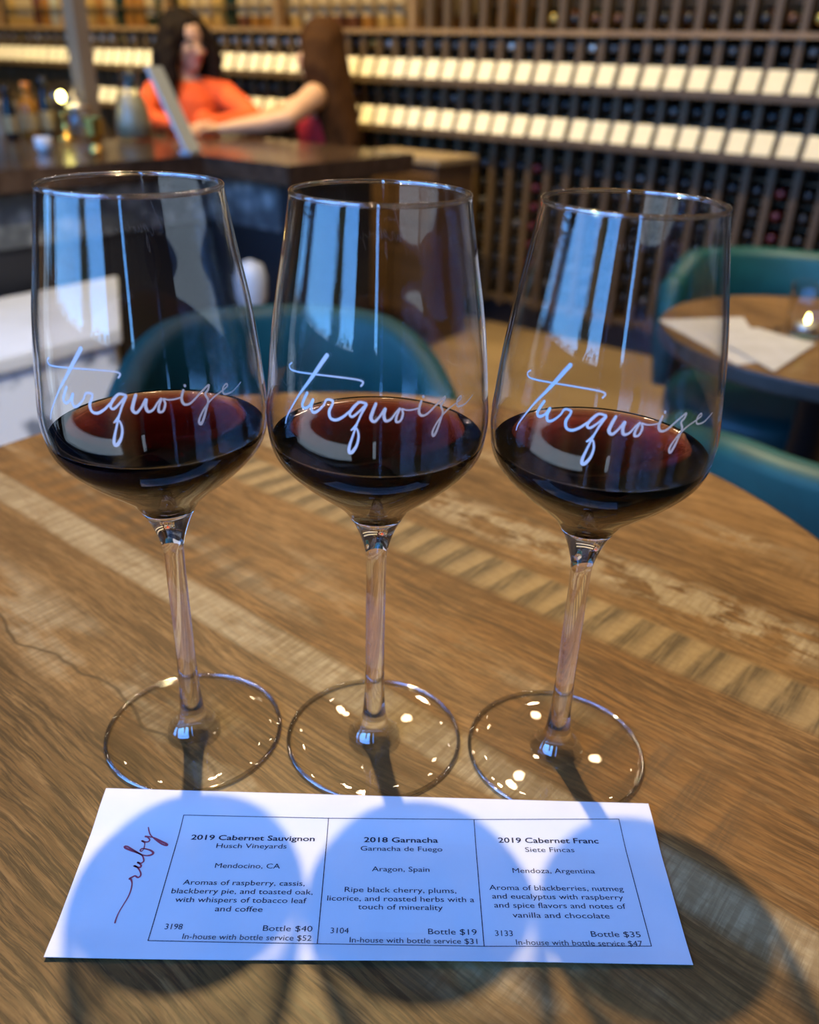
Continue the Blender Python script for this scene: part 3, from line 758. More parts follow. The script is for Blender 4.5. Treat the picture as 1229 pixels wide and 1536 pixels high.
def hand(bm, wrist, dirv, side, up=(0, 0, 1), s=0.85):
    """palm with five tapering, slightly curled fingers"""
    d = Vector(dirv).normalized(); upv = Vector(up); x = d.cross(upv).normalized() * side; n = x.cross(d).normalized()
    if n.z < 0: n = -n
    w = Vector(wrist)
    pc = w + d * 0.045 * s
    capsule(bm, w, 0.020 * s, pc, 0.024 * s)
    for i, (off, ln) in enumerate(((-0.026, 0.062), (-0.009, 0.074), (0.009, 0.070), (0.026, 0.055))):
        b0 = w + d * 0.055 * s + x * off * s; b1 = b0 + d * ln * 0.55 * s - n * 0.004; b2 = b1 + d * ln * 0.35 * s - n * 0.022 * s
        limb(bm, [(w + d * 0.03 * s + x * off * 0.8 * s, 0.0135 * s), (b0, 0.0115 * s), (b1, 0.0098 * s), (b2, 0.0085 * s)])
    limb(bm, [(w + d * 0.02 * s - x * 0.016 * s, 0.013 * s), (w + d * 0.05 * s - x * 0.046 * s, 0.0115 * s), (w + d * 0.08 * s - x * 0.052 * s, 0.009 * s)])

def head(bm, c, fwd, h=0.20):
    """skull, jaw, nose, ears; c = head centre, fwd = facing direction"""
    f = Vector(fwd).normalized(); s = f.cross(Vector((0, 0, 1))).normalized(); rz = math.atan2(f.y, f.x)
    c = Vector(c); k = h / 0.21
    ellipsoid(bm, c + Vector((0, 0, 0.018*k)) - f*0.010*k, (0.090*k, 0.072*k, 0.088*k), (0, 0, rz))
    ellipsoid(bm, c + f*0.022*k - Vector((0, 0, 0.035*k)), (0.060*k, 0.053*k, 0.072*k), (0, 0, rz))
    ellipsoid(bm, c + f*0.055*k - Vector((0, 0, 0.082*k)), (0.022*k, 0.024*k, 0.018*k), (0, 0, rz))
    capsule(bm, c + f*0.078*k + Vector((0, 0, 0.008*k)), 0.008*k, c + f*0.094*k - Vector((0, 0, 0.028*k)), 0.012*k)
    for sg in (-1, 1):
        ellipsoid(bm, c + s*sg*0.074*k - f*0.012*k - Vector((0, 0, 0.005*k)), (0.016*k, 0.008*k, 0.028*k), (0, 0, rz))
        ellipsoid(bm, c + s*sg*0.032*k + f*0.070*k - Vector((0, 0, 0.022*k)), (0.016*k, 0.020*k, 0.015*k), (0, 0, rz))
    capsule(bm, c - f*0.012*k - Vector((0, 0, 0.06*k)), 0.048*k, c - f*0.022*k - Vector((0, 0, 0.155*k)), 0.050*k)
    return f, s, k

def face_parts(c, f, s, k, parent):
    c = Vector(c)
    for sg in (-1, 1):
        bm = NB(); ellipsoid(bm, c + s*sg*0.031*k + f*0.083*k + Vector((0, 0, 0.004*k)), (0.012*k, 0.012*k, 0.007*k)); obj('eye', bm, M['eye'], parent, smooth=True)
        bm = NB(); tube(bm, [c + s*sg*0.015*k + f*0.090*k + Vector((0, 0, 0.022*k)), c + s*sg*0.034*k + f*0.088*k + Vector((0, 0, 0.027*k)), c + s*sg*0.052*k + f*0.074*k + Vector((0, 0, 0.021*k))], 0.0035*k); obj('eyebrow', bm, M['hair1'], parent, smooth=True)
    bm = NB(); ellipsoid(bm, c + f*0.080*k - Vector((0, 0, 0.053*k)), (0.010*k, 0.024*k, 0.009*k), (0, 0, math.atan2(f.y, f.x))); obj('mouth', bm, M['lip'], parent, smooth=True)

def strand_post(freq, amp):
    def f(co):
        n = noise.noise_vector(Vector((co.x * freq, co.y * freq, co.z * freq * 0.45)))
        return co + n * amp
    return f

# woman in orange, facing right towards her companion
o1 = Vector((-0.99, 4.03, 0))
w1 = thing('person', 'person with dark wavy hair in orange long-sleeved top leaning at the bar', 'person', o1)
def L1(x, y, z): return Vector((x, y, z)) - o1
HC1 = L1(-0.985, 3.985, 1.078); F1 = Vector((0.62, -0.62, -0.12))
bm = NB()
f1, s1, k1 = head(bm, HC1, F1, 0.20)
limb(bm, [(L1(-0.985, 4.03, 0.46), 0.115), (L1(-0.985, 4.02, 0.58), 0.092), (L1(-0.985, 4.0, 0.72), 0.100), (L1(-0.985, 3.99, 0.84), 0.105)])
limb(bm, [(L1(-1.12, 3.97, 0.885), 0.050), (L1(-0.985, 3.995, 0.90), 0.065), (L1(-0.85, 4.02, 0.885), 0.050)])
EL1, HR1 = L1(-0.70, 3.88, 0.800), L1(-0.845, 3.660, 0.790)
limb(bm, [(L1(-0.845, 4.01, 0.88), 0.046), (L1(-0.765, 3.945, 0.84), 0.040), (EL1, 0.034), (L1(-0.77, 3.76, 0.795), 0.028), (HR1, 0.020)])
EL2, HR2 = L1(-1.13, 3.76, 0.800), L1(-0.97, 3.63, 0.790)
limb(bm, [(L1(-1.125, 3.96, 0.88), 0.046), (L1(-1.14, 3.85, 0.83), 0.040), (EL2, 0.034), (L1(-1.05, 3.69, 0.795), 0.028), (HR2, 0.020)])
hand(bm, HR1, (-0.6, -0.45, -0.08), -1); hand(bm, HR2, (0.85, -0.3, -0.06), 1)
for sx in (-1, 1):
    limb(bm, [(L1(-0.985 + sx*0.07, 4.03, 0.46), 0.085), (L1(-0.95 + sx*0.10, 3.72, 0.46), 0.062), (L1(-0.95 + sx*0.10, 3.74, 0.12), 0.042), (L1(-0.95 + sx*0.10, 3.75, 0.05), 0.035), (L1(-0.93 + sx*0.10, 3.66, 0.035), 0.030)])
b1 = remeshed('body', bm, M['skin'], w1, 0.0065, 4)
face_parts(HC1, f1, s1, k1, w1)
bm = NB()
limb(bm, [(L1(-0.985, 4.03, 0.47), 0.128), (L1(-0.985, 4.02, 0.58), 0.104), (L1(-0.985, 4.0, 0.72), 0.114), (L1(-0.985, 3.99, 0.83), 0.116)])
limb(bm, [(L1(-1.125, 3.97, 0.882), 0.060), (L1(-0.985, 4.0, 0.888), 0.075), (L1(-0.845, 4.02, 0.882), 0.060)])
ellipsoid(bm, L1(-0.93, 3.92, 0.78), (0.06, 0.055, 0.055)); ellipsoid(bm, L1(-1.03, 3.90, 0.78), (0.06, 0.055, 0.055))
limb(bm, [(L1(-0.845, 4.01, 0.88), 0.058), (L1(-0.765, 3.945, 0.84), 0.052), (EL1, 0.046), (L1(-0.77, 3.76, 0.798), 0.038), (L1(-0.825, 3.685, 0.795), 0.033)])
limb(bm, [(L1(-1.125, 3.96, 0.88), 0.058), (L1(-1.14, 3.85, 0.83), 0.052), (EL2, 0.046), (L1(-1.05, 3.69, 0.798), 0.038), (L1(-0.995, 3.645, 0.793), 0.033)])
remeshed('orange_top', bm, M['orange'], w1, 0.0075, 4)
bm = NB()
for sx in (-1, 1):
    limb(bm, [(L1(-0.985 + sx*0.07, 4.03, 0.46), 0.098), (L1(-0.95 + sx*0.10, 3.72, 0.465), 0.074), (L1(-0.95 + sx*0.10, 3.74, 0.12), 0.055)])
remeshed('trousers', bm, M['darkcloth'], w1, 0.009, 4)
bm = NB()
ellipsoid(bm, HC1 + Vector((-0.02, 0.02, 0.03)), (0.098, 0.098, 0.098))
for i in range(30):
    an = R(-10) + 2.0 * PI * i / 30
    dv = Vector((math.cos(an), math.sin(an), 0))
    if dv.dot(f1) > 0.42: continue
    p0 = HC1 + dv*0.075 + Vector((0, 0, 0.035)); ln = random.uniform(0.20, 0.25)
    p1 = HC1 + dv*0.108 + Vector((0, 0, -0.05)); p2 = HC1 + dv*random.uniform(0.10, 0.135) + Vector((0, 0, -0.06 - ln*0.45)); p3 = HC1 + dv*random.uniform(0.085, 0.125) + Vector((0, 0, -0.04 - ln*0.85))
    limb(bm, [(p0, 0.035), (p1, 0.036), (p2, 0.033), (p3, 0.018)])
remeshed('hair', bm, M['hair1'], w1, 0.0075, 3, strand_post(45, 0.010))
stool(o1 - Vector((0, 0, 0)) + Vector((0.0, 0.01, 0)), 0.0, 'round stool under the person in orange')

# woman with her back to the camera, arms reaching left along the bar
o2 = Vector((-0.40, 4.00, 0))
w2 = thing('person', 'person with long straight brown hair and bare arm seen from behind, red top', 'person', o2)
def L2(x, y, z): return Vector((x, y, z)) - o2
HC2 = L2(-0.435, 3.95, 1.065); F2 = Vector((-0.93, 0.05, -0.10))
bm = NB()
f2, s2, k2 = head(bm, HC2, F2, 0.20)
limb(bm, [(L2(-0.40, 4.0, 0.46), 0.112), (L2(-0.405, 3.99, 0.60), 0.088), (L2(-0.42, 3.97, 0.74), 0.098), (L2(-0.43, 3.95, 0.85), 0.098)])
limb(bm, [(L2(-0.445, 3.82, 0.895), 0.050), (L2(-0.43, 3.95, 0.905), 0.062), (L2(-0.43, 4.08, 0.895), 0.050)])
EA, HA = L2(-0.535, 3.680, 0.822), L2(-0.770, 3.600, 0.785)
limb(bm, [(L2(-0.445, 3.82, 0.90), 0.050), (L2(-0.49, 3.745, 0.86), 0.043), (EA, 0.038), (L2(-0.64, 3.645, 0.80), 0.033), (HA, 0.022)])
EB, HB = L2(-0.60, 4.0, 0.83), L2(-0.755, 3.72, 0.79)
limb(bm, [(L2(-0.43, 4.08, 0.895), 0.047), (EB, 0.036), (L2(-0.68, 3.86, 0.80), 0.031), (HB, 0.021)])
hand(bm, HA, (-0.95, 0.12, -0.04), 1); hand(bm, HB, (-0.75, -0.5, -0.06), -1)
for sx in (-1, 1):
    limb(bm, [(L2(-0.41, 4.0 + sx*0.07, 0.46), 0.085), (L2(-0.69, 3.97 + sx*0.09, 0.46), 0.062), (L2(-0.68, 3.97 + sx*0.09, 0.12), 0.042), (L2(-0.68, 3.97 + sx*0.09, 0.05), 0.035), (L2(-0.77, 3.97 + sx*0.09, 0.035), 0.030)])
b2 = remeshed('body', bm, M['skin2'], w2, 0.0065, 4)
face_parts(HC2, f2, s2, k2, w2)
bm = NB()
limb(bm, [(L2(-0.40, 4.0, 0.50), 0.118), (L2(-0.405, 3.99, 0.60), 0.102), (L2(-0.42, 3.97, 0.74), 0.110), (L2(-0.43, 3.955, 0.79), 0.106)])
remeshed('red_top', bm, M['redtop'], w2, 0.008, 4)
bm = NB()
limb(bm, [(L2(-0.40, 4.0, 0.47), 0.130), (L2(-0.40, 4.0, 0.56), 0.116)])
for sx in (-1, 1):
    limb(bm, [(L2(-0.41, 4.0 + sx*0.07, 0.46), 0.098), (L2(-0.69, 3.97 + sx*0.09, 0.465), 0.074), (L2(-0.68, 3.97 + sx*0.09, 0.12), 0.055)])
remeshed('trousers', bm, M['darkcloth'], w2, 0.009, 4)
bm = NB()
ellipsoid(bm, HC2 + Vector((0.018, 0, 0.028)), (0.096, 0.094, 0.098))
for i in range(36):
    an = 2.0 * PI * i / 36
    dv = Vector((math.cos(an), math.sin(an), 0))
    fd = dv.dot(f2)
    if fd > 0.30: continue
    p0 = HC2 + dv*0.074 + Vector((0, 0, 0.03)); p1 = HC2 + dv*0.098 + Vector((0, 0, -0.06))
    back = Vector((0.055, -0.02, 0)) * (1.0 if fd < -0.2 else 0.7)
    p2 = HC2 + dv*0.075 + back + Vector((0, 0, -0.20)); p3 = HC2 + dv*0.065 + back*1.5 + Vector((0.02, -0.01, -0.36 + random.uniform(-0.03, 0.03)))
    limb(bm, [(p0, 0.032), (p1, 0.030), (p2, 0.028), (p3, 0.014)])
remeshed('hair', bm, M['hair2'], w2, 0.0075, 3, strand_post(30, 0.005))
stool(o2 + Vector((0.0, 0.0, 0)), 0.3, 'round stool under the person with long brown hair')

# ------------------------------------------------------------------ tables
def round_table(c, rad, top, label):
    t = thing('round_table', label, 'table', (c[0], c[1], 0))
    n = 96; prof = [(0, top - 0.028), (rad - 0.004, top - 0.028), (rad - 0.0005, top - 0.025), (rad, top - 0.022), (rad, top - 0.004), (rad - 0.001, top - 0.001), (rad - 0.004, top), (0, top)]
    # top: the disc is modelled about the world origin offset so the plank pattern sits where the planks are
    bm = NB(); lathe(bm, prof, n)
    for f in bm.faces:
        cz = f.calc_center_median()
        f.material_index = 1 if (math.hypot(cz.x, cz.y) > rad - 0.0035 or cz.z < top - 0.02) else 0
    bmesh.ops.translate(bm, verts=bm.verts[:], vec=(c[0], c[1], 0))
    obj('table_top', bm, [M['wood'], M['edgeband']], t, (-c[0], -c[1], 0))
    obj('column', lathe(NB(), [(0, 0.03), (0.034, 0.03), (0.034, top - 0.05), (0.09, top - 0.032), (0.09, top - 0.0285), (0, top - 0.0285)], 28), M['black_metal'], t, smooth=True)
    obj('base', lathe(NB(), [(0, 0), (0.21, 0), (0.215, 0.006), (0.20, 0.014), (0.05, 0.034), (0, 0.034)], 48), M['black_metal'], t, smooth=True)
    return t
TC = (-0.0487, 0.4438)
round_table(TC, 0.3487, 0.75, 'near round table of rustic brown planks carrying the three wine glasses')
ST = (0.725, 1.445); STZ = 0.64
round_table(ST, 0.295, STZ, 'round brown side table at the right with papers on it')

# ------------------------------------------------------------------ teal chairs
def chair(c, face, htop, rad, label, drop=0.10, seat_h=0.44, span=112):
    """barrel-backed chair; 'face' = direction the sitter looks (radians)"""
    ch = thing('barrel_chair', label, 'chair', (c[0], c[1], 0), face)
    bm = NB(); n = 40; th = 0.05
    secs = []
    for i in range(n + 1):
        ph = R(-span + 2 * span * i / n)
        q = max(0.0, (abs(ph) - R(38)) / (R(span) - R(38))); ht = htop - drop * (3*q*q - 2*q**3)
        lo = 0.40; ri, ro = rad - th, rad
        sec = [(ri, lo), (ri, ht - 0.02), (ri + 0.008, ht - 0.006), ((ri + ro)/2, ht), (ro - 0.008, ht - 0.006), (ro, ht - 0.02), (ro - 0.004, lo + 0.1), (ro - 0.02, lo)]
        secs.append([bm.verts.new((-r * math.cos(ph), r * math.sin(ph), z)) for r, z in sec])
    for a, b_ in zip(secs, secs[1:]):
        for k in range(8): bm.faces.new((a[k], a[(k+1) % 8], b_[(k+1) % 8], b_[k]))
    bm.faces.new(secs[0]); bm.faces.new(secs[-1][::-1])
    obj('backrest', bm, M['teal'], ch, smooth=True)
    rs = rad - th - 0.004
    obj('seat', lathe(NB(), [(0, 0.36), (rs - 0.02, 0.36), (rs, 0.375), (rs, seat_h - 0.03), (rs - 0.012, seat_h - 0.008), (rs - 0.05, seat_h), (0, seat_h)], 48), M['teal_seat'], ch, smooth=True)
    obj('seat_frame', lathe(NB(), [(0, 0.335), (rs - 0.03, 0.335), (rs - 0.03, 0.3595), (0, 0.3595)], 40), M['black_metal'], ch)
    for sx in (-1, 1):
        for sy in (-1, 1):
            obj('leg', tube(NB(), [(sx*0.12, sy*0.12, 0.336), (sx*0.165, sy*0.165, 0.0)], [0.014, 0.010], 10), M['black_metal'], ch)
    return ch
def facing(c, tgt): return math.atan2(tgt[1] - c[1], tgt[0] - c[0])
c1 = (-0.165, 1.045); chair(c1, facing(c1, TC), 0.715, 0.235, 'teal barrel chair facing the camera across the near table', 0.09)
c2 = (0.550, 0.940); chair(c2, facing(c2, ST), 0.700, 0.255, 'teal barrel chair turned away, its back beside the near table at right', 0.07)
c3 = (0.765, 1.745); chair(c3, facing(c3, (0.75, 1.0)), 0.69, 0.27, 'teal barrel chair behind the side table with papers', 0.05, span=62)

# papers and tumbler on the side table
def sheet(name, pts, z, label, cat, grp=None):
    bm = NB(); n = 8
    P = [Vector((*p, 0)) for p in pts]
    grid = []
    for i in range(n + 1):
        row = []
        for j in range(n + 1):
            s, t = i / n, j / n
            p = P[0]*(1-s)*(1-t) + P[1]*s*(1-t) + P[2]*s*t + P[3]*(1-s)*t
            row.append(bm.verts.new((p.x, p.y, z + 0.0012 * math.sin(3*s + 2*t) ** 2)))
        grid.append(row)
    for i in range(n):
        for j in range(n): bm.faces.new((grid[i][j], grid[i+1][j], grid[i+1][j+1], grid[i][j+1]))
    r = bmesh.ops.extrude_face_region(bm, geom=bm.faces[:])
    bmesh.ops.translate(bm, verts=[g for g in r['geom'] if isinstance(g, bmesh.types.BMVert)], vec=(0, 0, 0.0004))
    o = obj(name, bm, M['menu'], None)
    return tag(o, label, cat, grp)
M['menu'] = varied('menu_paper', (0.62, 0.57, 0.44), (0.70, 0.65, 0.52), 25, 0.7, spec=0.2)
sheet('paper_sheet', [(0.435, 1.515), (0.495, 1.265), (0.560, 1.290), (0.600, 1.550)], STZ + 0.0006, 'cream paper sheet lying underneath at the left of the side table', 'paper')
sheet('paper_sheet', [(0.487, 1.445), (0.540, 1.232), (0.665, 1.385), (0.600, 1.470)], STZ + 0.0030, 'cream paper sheet lying on top nearer the edge of the side table', 'paper')
tb = thing('tumbler', 'clear glass tumbler holding a lit tea light on the side table', 'glass', (0.672, 1.450, STZ + 0.0005))
obj('body', lathe(NB(), [(0, 0.002), (0.028, 0), (0.033, 0.004), (0.038, 0.085), (0.0368, 0.086), (0.0355, 0.085), (0.031, 0.008), (0, 0.006)], 40), M['bowl_glass'], tb, smooth=True)
tl = thing('tea_light', 'small lit tea light inside the tumbler on the side table', 'candle', (0.672, 1.450, STZ + 0.0070))
obj('cup', lathe(NB(), [(0, 0), (0.019, 0), (0.0195, 0.012), (0.0185, 0.012), (0.018, 0.009), (0, 0.009)], 28), cp['silver'], tl, smooth=True)
obj('wick', lathe(NB(), [(0.0008, 0.009), (0.0008, 0.014), (0, 0.014)], 8), M['black_metal'], tl)
obj('flame', lathe(NB(), [(0, 0.0135), (0.003, 0.017), (0.0036, 0.020), (0.0022, 0.026), (0, 0.031)], 14), M['bulb'], tl, smooth=True)

# ------------------------------------------------------------------ wine glasses
ZK = [.095, .104, .110, .116, .122, .128, .134, .142, .152, .163, .18, .205, .23, .24808]
RK = [.0043, .0046, .0061, .00822, .01131, .01577, .0226, .03178, .04035, .04289, .04197, .03909, .03461, .03149]
TZ = 0.7500
def rout(z): return pchip(ZK, RK, z)
def stations(z0, z1, n): return [z0 + (z1 - z0) * i / n for i in range(n + 1)]
WALLT = 0.0010
WZ = 0.1585
def rin(z):
    e = 0.0008; sl = (rout(z + e) - rout(z - e)) / (2 * e)
    return rout(z) - WALLT * math.sqrt(1 + min(sl, 2.4) ** 2)
def bowl_bm():
    bm = NB(); zb = 0.1225
    prof = [(rout(z), z) for z in stations(zb, ZK[-1] - 0.0005, 72)]
    r1 = rout(ZK[-1])
    prof += [(r1 - 0.0001, ZK[-1] - 0.0001), (r1 - 0.0005, ZK[-1] + 0.0001), (r1 - 0.0009, ZK[-1] - 0.0002)]
    prof += [(rin(z), z) for z in stations(ZK[-1] - 0.0007, zb + 0.0012, 72)]
    prof += [(0.007, zb + 0.0003), (0, zb)]
    lathe(bm, prof, 128)
    # where wine wets the inside there is no air behind the wall
    for f in bm.faces:
        c_ = f.calc_center_median(); rr = math.hypot(c_.x, c_.y)
        if c_.z < WZ - 0.0004 and rr < rout(max(c_.z, 0.1226)) - 0.0006: f.material_index = 2
    # fire-polished lip: a solid bead of glass
    rc = (rout(ZK[-1]) + rin(ZK[-1])) / 2
    lathe(bm, [(rc + 0.0009*math.cos(2*PI*k/12), ZK[-1] + 0.0009*math.sin(2*PI*k/12)) for k in range(12)], 128, closed=True, mi=1)
    return bm
def stem_bm():
    prof = [(0.0124, 0.0030), (0.0098, 0.0042), (0.0080, 0.0064), (0.0065, 0.0100), (0.0054, 0.016), (0.0047, 0.026), (0.0043, 0.042), (0.0042, 0.060), (0.0042, 0.080)]
    prof += [(max(rout(z), 0.0042), z) for z in stations(0.090, 0.1222, 16)] + [(0.0108, 0.1222), (0.006, 0.1214), (0, 0.1212)]
    bm = lathe(NB(), prof, 48)
    for f in bm.faces:
        if f.calc_center_median().z < 0.013: f.material_index = 1
    return bm
def foot_bm():
    prof = [(0.0123, 0.0033), (0.0124, 0.0033), (0.020, 0.0026), (0.032, 0.0020), (0.0405, 0.0018), (0.0414, 0.0013), (0.0414, 0.0008), (0.0408, 0.0002), (0.039, 0.0001), (0.03, 0.0005), (0.0124, 0.0008)]
    bm = lathe(NB(), prof, 128)
    lathe(bm, [(0.0408 + 0.0009*math.cos(2*PI*k/12), 0.0011 + 0.0009*math.sin(2*PI*k/12)) for k in range(12)], 128, closed=True, mi=1)
    return bm
def wine_bm():
    zs = stations(0.1240, WZ, 30)
    prof = [(0, 0.1236)] + [(max(rin(z) - 0.00012, 0.004), z) for z in zs]
    rw = prof[-1][0]
    prof += [(rw - 0.0008, WZ - 0.0004), (rw - 0.004, WZ - 0.0006), (0, WZ - 0.0006)]
    return lathe(NB(), prof, 128)
LET = [[(-0.4484, 0.20101, 0.001332), (-0.4927, 0.19839, 0.001338), (-0.5483, 0.19497, 0.001235), (-0.6193, 0.19076, 0.00102), (-0.7132, 0.18558, 0.000689), (-0.804, 0.17992, 0.000466), (-0.8643, 0.17553, 0.000412), (-0.8775, 0.17303, 0.000355)], [(-0.8312, 0.19539, 0.00046), (-0.8616, 0.19429, 0.000462), (-0.8403, 0.19307, 0.00052), (-0.7569, 0.19306, 0.000515), (-0.589, 0.19376, 0.000507), (-0.4284, 0.19424, 0.000501), (-0.2818, 0.19436, 0.000497), (-0.1837, 0.1942, 0.000496), (-0.1356, 0.19379, 0.00055), (-0.1259, 0.19315, 0.000551), (-0.1415, 0.19213, 0.000551)], [(-0.628, 0.18687, 0.00091), (-0.6628, 0.18408, 0.000915), (-0.6775, 0.18191, 0.000918), (-0.6494, 0.18114, 0.000916), (-0.5992, 0.18266, 0.000683), (-0.5638, 0.18516, 0.00085), (-0.5816, 0.18254, 0.00091), (-0.5673, 0.18066, 0.000911), (-0.526, 0.18112, 0.000794), (-0.4662, 0.18366, 0.000563), (-0.4347, 0.18599, 0.000673), (-0.3825, 0.18606, 0.000783), (-0.3813, 0.18483, 0.000672), (-0.4085, 0.1822, 0.000899), (-0.3959, 0.17989, 0.000901), (-0.3479, 0.17945, 0.000899), (-0.2855, 0.18095, 0.000783), (-0.2316, 0.1832, 0.000557)], [(-0.0982, 0.18626, 0.000775), (-0.1521, 0.18656, 0.000775), (-0.1985, 0.18473, 0.000889), (-0.2312, 0.18235, 0.00078), (-0.21, 0.18131, 0.00078), (-0.1635, 0.18289, 0.000667), (-0.1111, 0.18529, 0.000665), (-0.0955, 0.18586, 0.000775), (-0.1364, 0.18241, 0.000667), (-0.1686, 0.17917, 0.000558), (-0.2149, 0.17654, 0.000504)], [(-0.2149, 0.17654, 0.000504), (-0.1746, 0.17741, 0.000559), (-0.154, 0.17482, 0.000673), (-0.1666, 0.17152, 0.000788), (-0.1997, 0.169, 0.001017), (-0.2238, 0.16842, 0.001019), (-0.2297, 0.17007, 0.000904), (-0.2074, 0.17375, 0.000674), (-0.1645, 0.17949, 0.000558)], [(-0.0183, 0.18627, 0.000885), (-0.0439, 0.18345, 0.000998), (-0.0563, 0.18118, 0.001), (-0.0295, 0.18008, 0.00089), (0.0122, 0.18181, 0.000666), (0.0591, 0.18475, 0.000775), (0.049, 0.18239, 0.000888), (0.0627, 0.1804, 0.00089), (0.105, 0.18095, 0.000667), (0.1488, 0.18343, 0.0005), (0.1799, 0.18461, 0.000555), (0.153, 0.18201, 0.000667), (0.149, 0.18005, 0.00078), (0.1828, 0.18025, 0.000669), (0.2043, 0.18265, 0.000668), (0.1961, 0.18436, 0.000556), (0.2305, 0.18392, 0.000445), (0.2788, 0.18384, 0.000446), (0.3284, 0.18415, 0.000447)], [(0.3623, 0.1866, 0.00067), (0.3399, 0.1837, 0.000783), (0.3569, 0.18163, 0.000785), (0.408, 0.18166, 0.000675), (0.4858, 0.18404, 0.000564), (0.5424, 0.18567, 0.000565), (0.5886, 0.1867, 0.000624), (0.5759, 0.18513, 0.000681), (0.5463, 0.1838, 0.00068), (0.5647, 0.18148, 0.000682), (0.5404, 0.17872, 0.000683), (0.5045, 0.17543, 0.000797), (0.4738, 0.17356, 0.000797), (0.4609, 0.17486, 0.000682), (0.4927, 0.17731, 0.000568), (0.5475, 0.17987, 0.000569), (0.6168, 0.18192, 0.000457), (0.6941, 0.18316, 0.000459), (0.7711, 0.18441, 0.00052), (0.7642, 0.18541, 0.000519), (0.7225, 0.18418, 0.000575), (0.7285, 0.18207, 0.000576), (0.8107, 0.18183, 0.000523), (0.8819, 0.18284, 0.00041), (0.9405, 0.18396, 0.000353)], [(0.3805, 0.18786, 0.000726), (0.3789, 0.18815, 0.000726)]]
def lettering_bm(dz=0.0):
    bm = NB()
    for s in LET:
        pts = [(th * 0.04, z + dz, w * 1.12) for th, z, w in s]
        pts = catmull(pts, 7) if len(pts) > 2 else pts
        def place(x, y):
            th = x / 0.04; r = rout(y) + 0.00012
            return (r * math.cos(th), r * math.sin(th), y)
        stroke_faces(bm, pts, place)
    return bm
GL = [((-0.100252, 0.310890), -0.135, 0.0012, 'left', 'leftmost stemmed glass, beside the left end of the bar view, holding red wine', 'red wine in the leftmost glass'),
      ((-0.013596, 0.310548), 0.0, 0.0, 'middle', 'middle stemmed glass of the three, holding red wine', 'red wine in the middle glass of the three'),
      ((0.073167, 0.305814), 0.115, 0.0008, 'right', 'rightmost stemmed glass, nearest the side table, holding red wine', 'red wine in the rightmost glass, nearest the side table')]
proto = None
for (gx, gy), off, dz, nm, lab, wlab in GL:
    toward = math.atan2(-gy, -gx) + off
    lab = {'left': 'leftmost of the three stemmed wine glasses with white turquoise script on the table',
           'middle': 'middle of the three stemmed wine glasses with white turquoise script on the table',
           'right': 'rightmost of the three stemmed wine glasses with white turquoise script on the table'}[nm]
    if proto is None:
        g = thing('wine_glass', lab, 'wine glass', (gx, gy, TZ), toward, 'stemmed tasting glasses in a row')
        obj('foot', foot_bm(), [M['thin_glass'], M['rim']], g, smooth=True)
        obj('stem', stem_bm(), [M['glass'], M['rim']], g, smooth=True)
        bw = obj('bowl', bowl_bm(), [M['bowl_glass'], M['rim'], M['wet']], g, smooth=True)
        obj('etched_script', lettering_bm(), M['etch'], bw)['label'] = 'white etched script reading turquoise'
        proto = g
    else:
        g = copy_tree(proto); g.location = (gx, gy, TZ); g.rotation_euler = (0, 0, toward); g['label'] = lab
    if nm == 'left': wm = obj('red_wine', wine_bm(), M['wine'], None, (gx, gy, TZ), smooth=True); wme = wm.data
    else: wm = link('red_wine', wme, None, (gx, gy, TZ))
    tag(wm, 'dark ' + wlab, 'wine', 'red wine portions in the three glasses')

# ------------------------------------------------------------------ tasting card
PC = [(-0.12925, 0.27025), (0.10959, 0.2718), (0.10876, 0.19719), (-0.12561, 0.19143)]
def smooth01(x): x = max(0.0, min(1.0, x)); return x * x * (3 - 2 * x)
def card_z(x, y):
    z = TZ + 0.0006
    z += 0.0019 * smooth01((y - 0.245) / 0.022)
    z += 0.0016 * smooth01((0.207 - y) / 0.016) * (0.65 + 0.35 * math.sin(x * 30 + 0.6))
    return z
card = thing('tasting_card', 'white printed wine tasting card lying in front of the three glasses', 'card', (0, 0.232, TZ))
def cl(x, y, dz=0.0): return Vector((x, y - 0.232, card_z(x, y) - TZ + dz))
bm = NB(); nx, ny = 60, 26; grid = []
for i in range(nx + 1):
    row = []
    for j in range(ny + 1):
        s, t = i / nx, j / ny
        x = (PC[0][0]*(1-s) + PC[1][0]*s)*(1-t) + (PC[3][0]*(1-s) + PC[2][0]*s)*t
        y = (PC[0][1]*(1-s) + PC[1][1]*s)*(1-t) + (PC[3][1]*(1-s) + PC[2][1]*s)*t
        row.append(bm.verts.new(cl(x, y)))
    grid.append(row)
for i in range(nx):
    for j in range(ny): bm.faces.new((grid[i][j], grid[i+1][j], grid[i+1][j+1], grid[i][j+1]))
r = bmesh.ops.extrude_face_region(bm, geom=bm.faces[:])
bmesh.ops.translate(bm, verts=[g for g in r['geom'] if isinstance(g, bmesh.types.BMVert)], vec=(0, 0, -0.00022))
obj('sheet', bm, M['paper'], card, smooth=False)
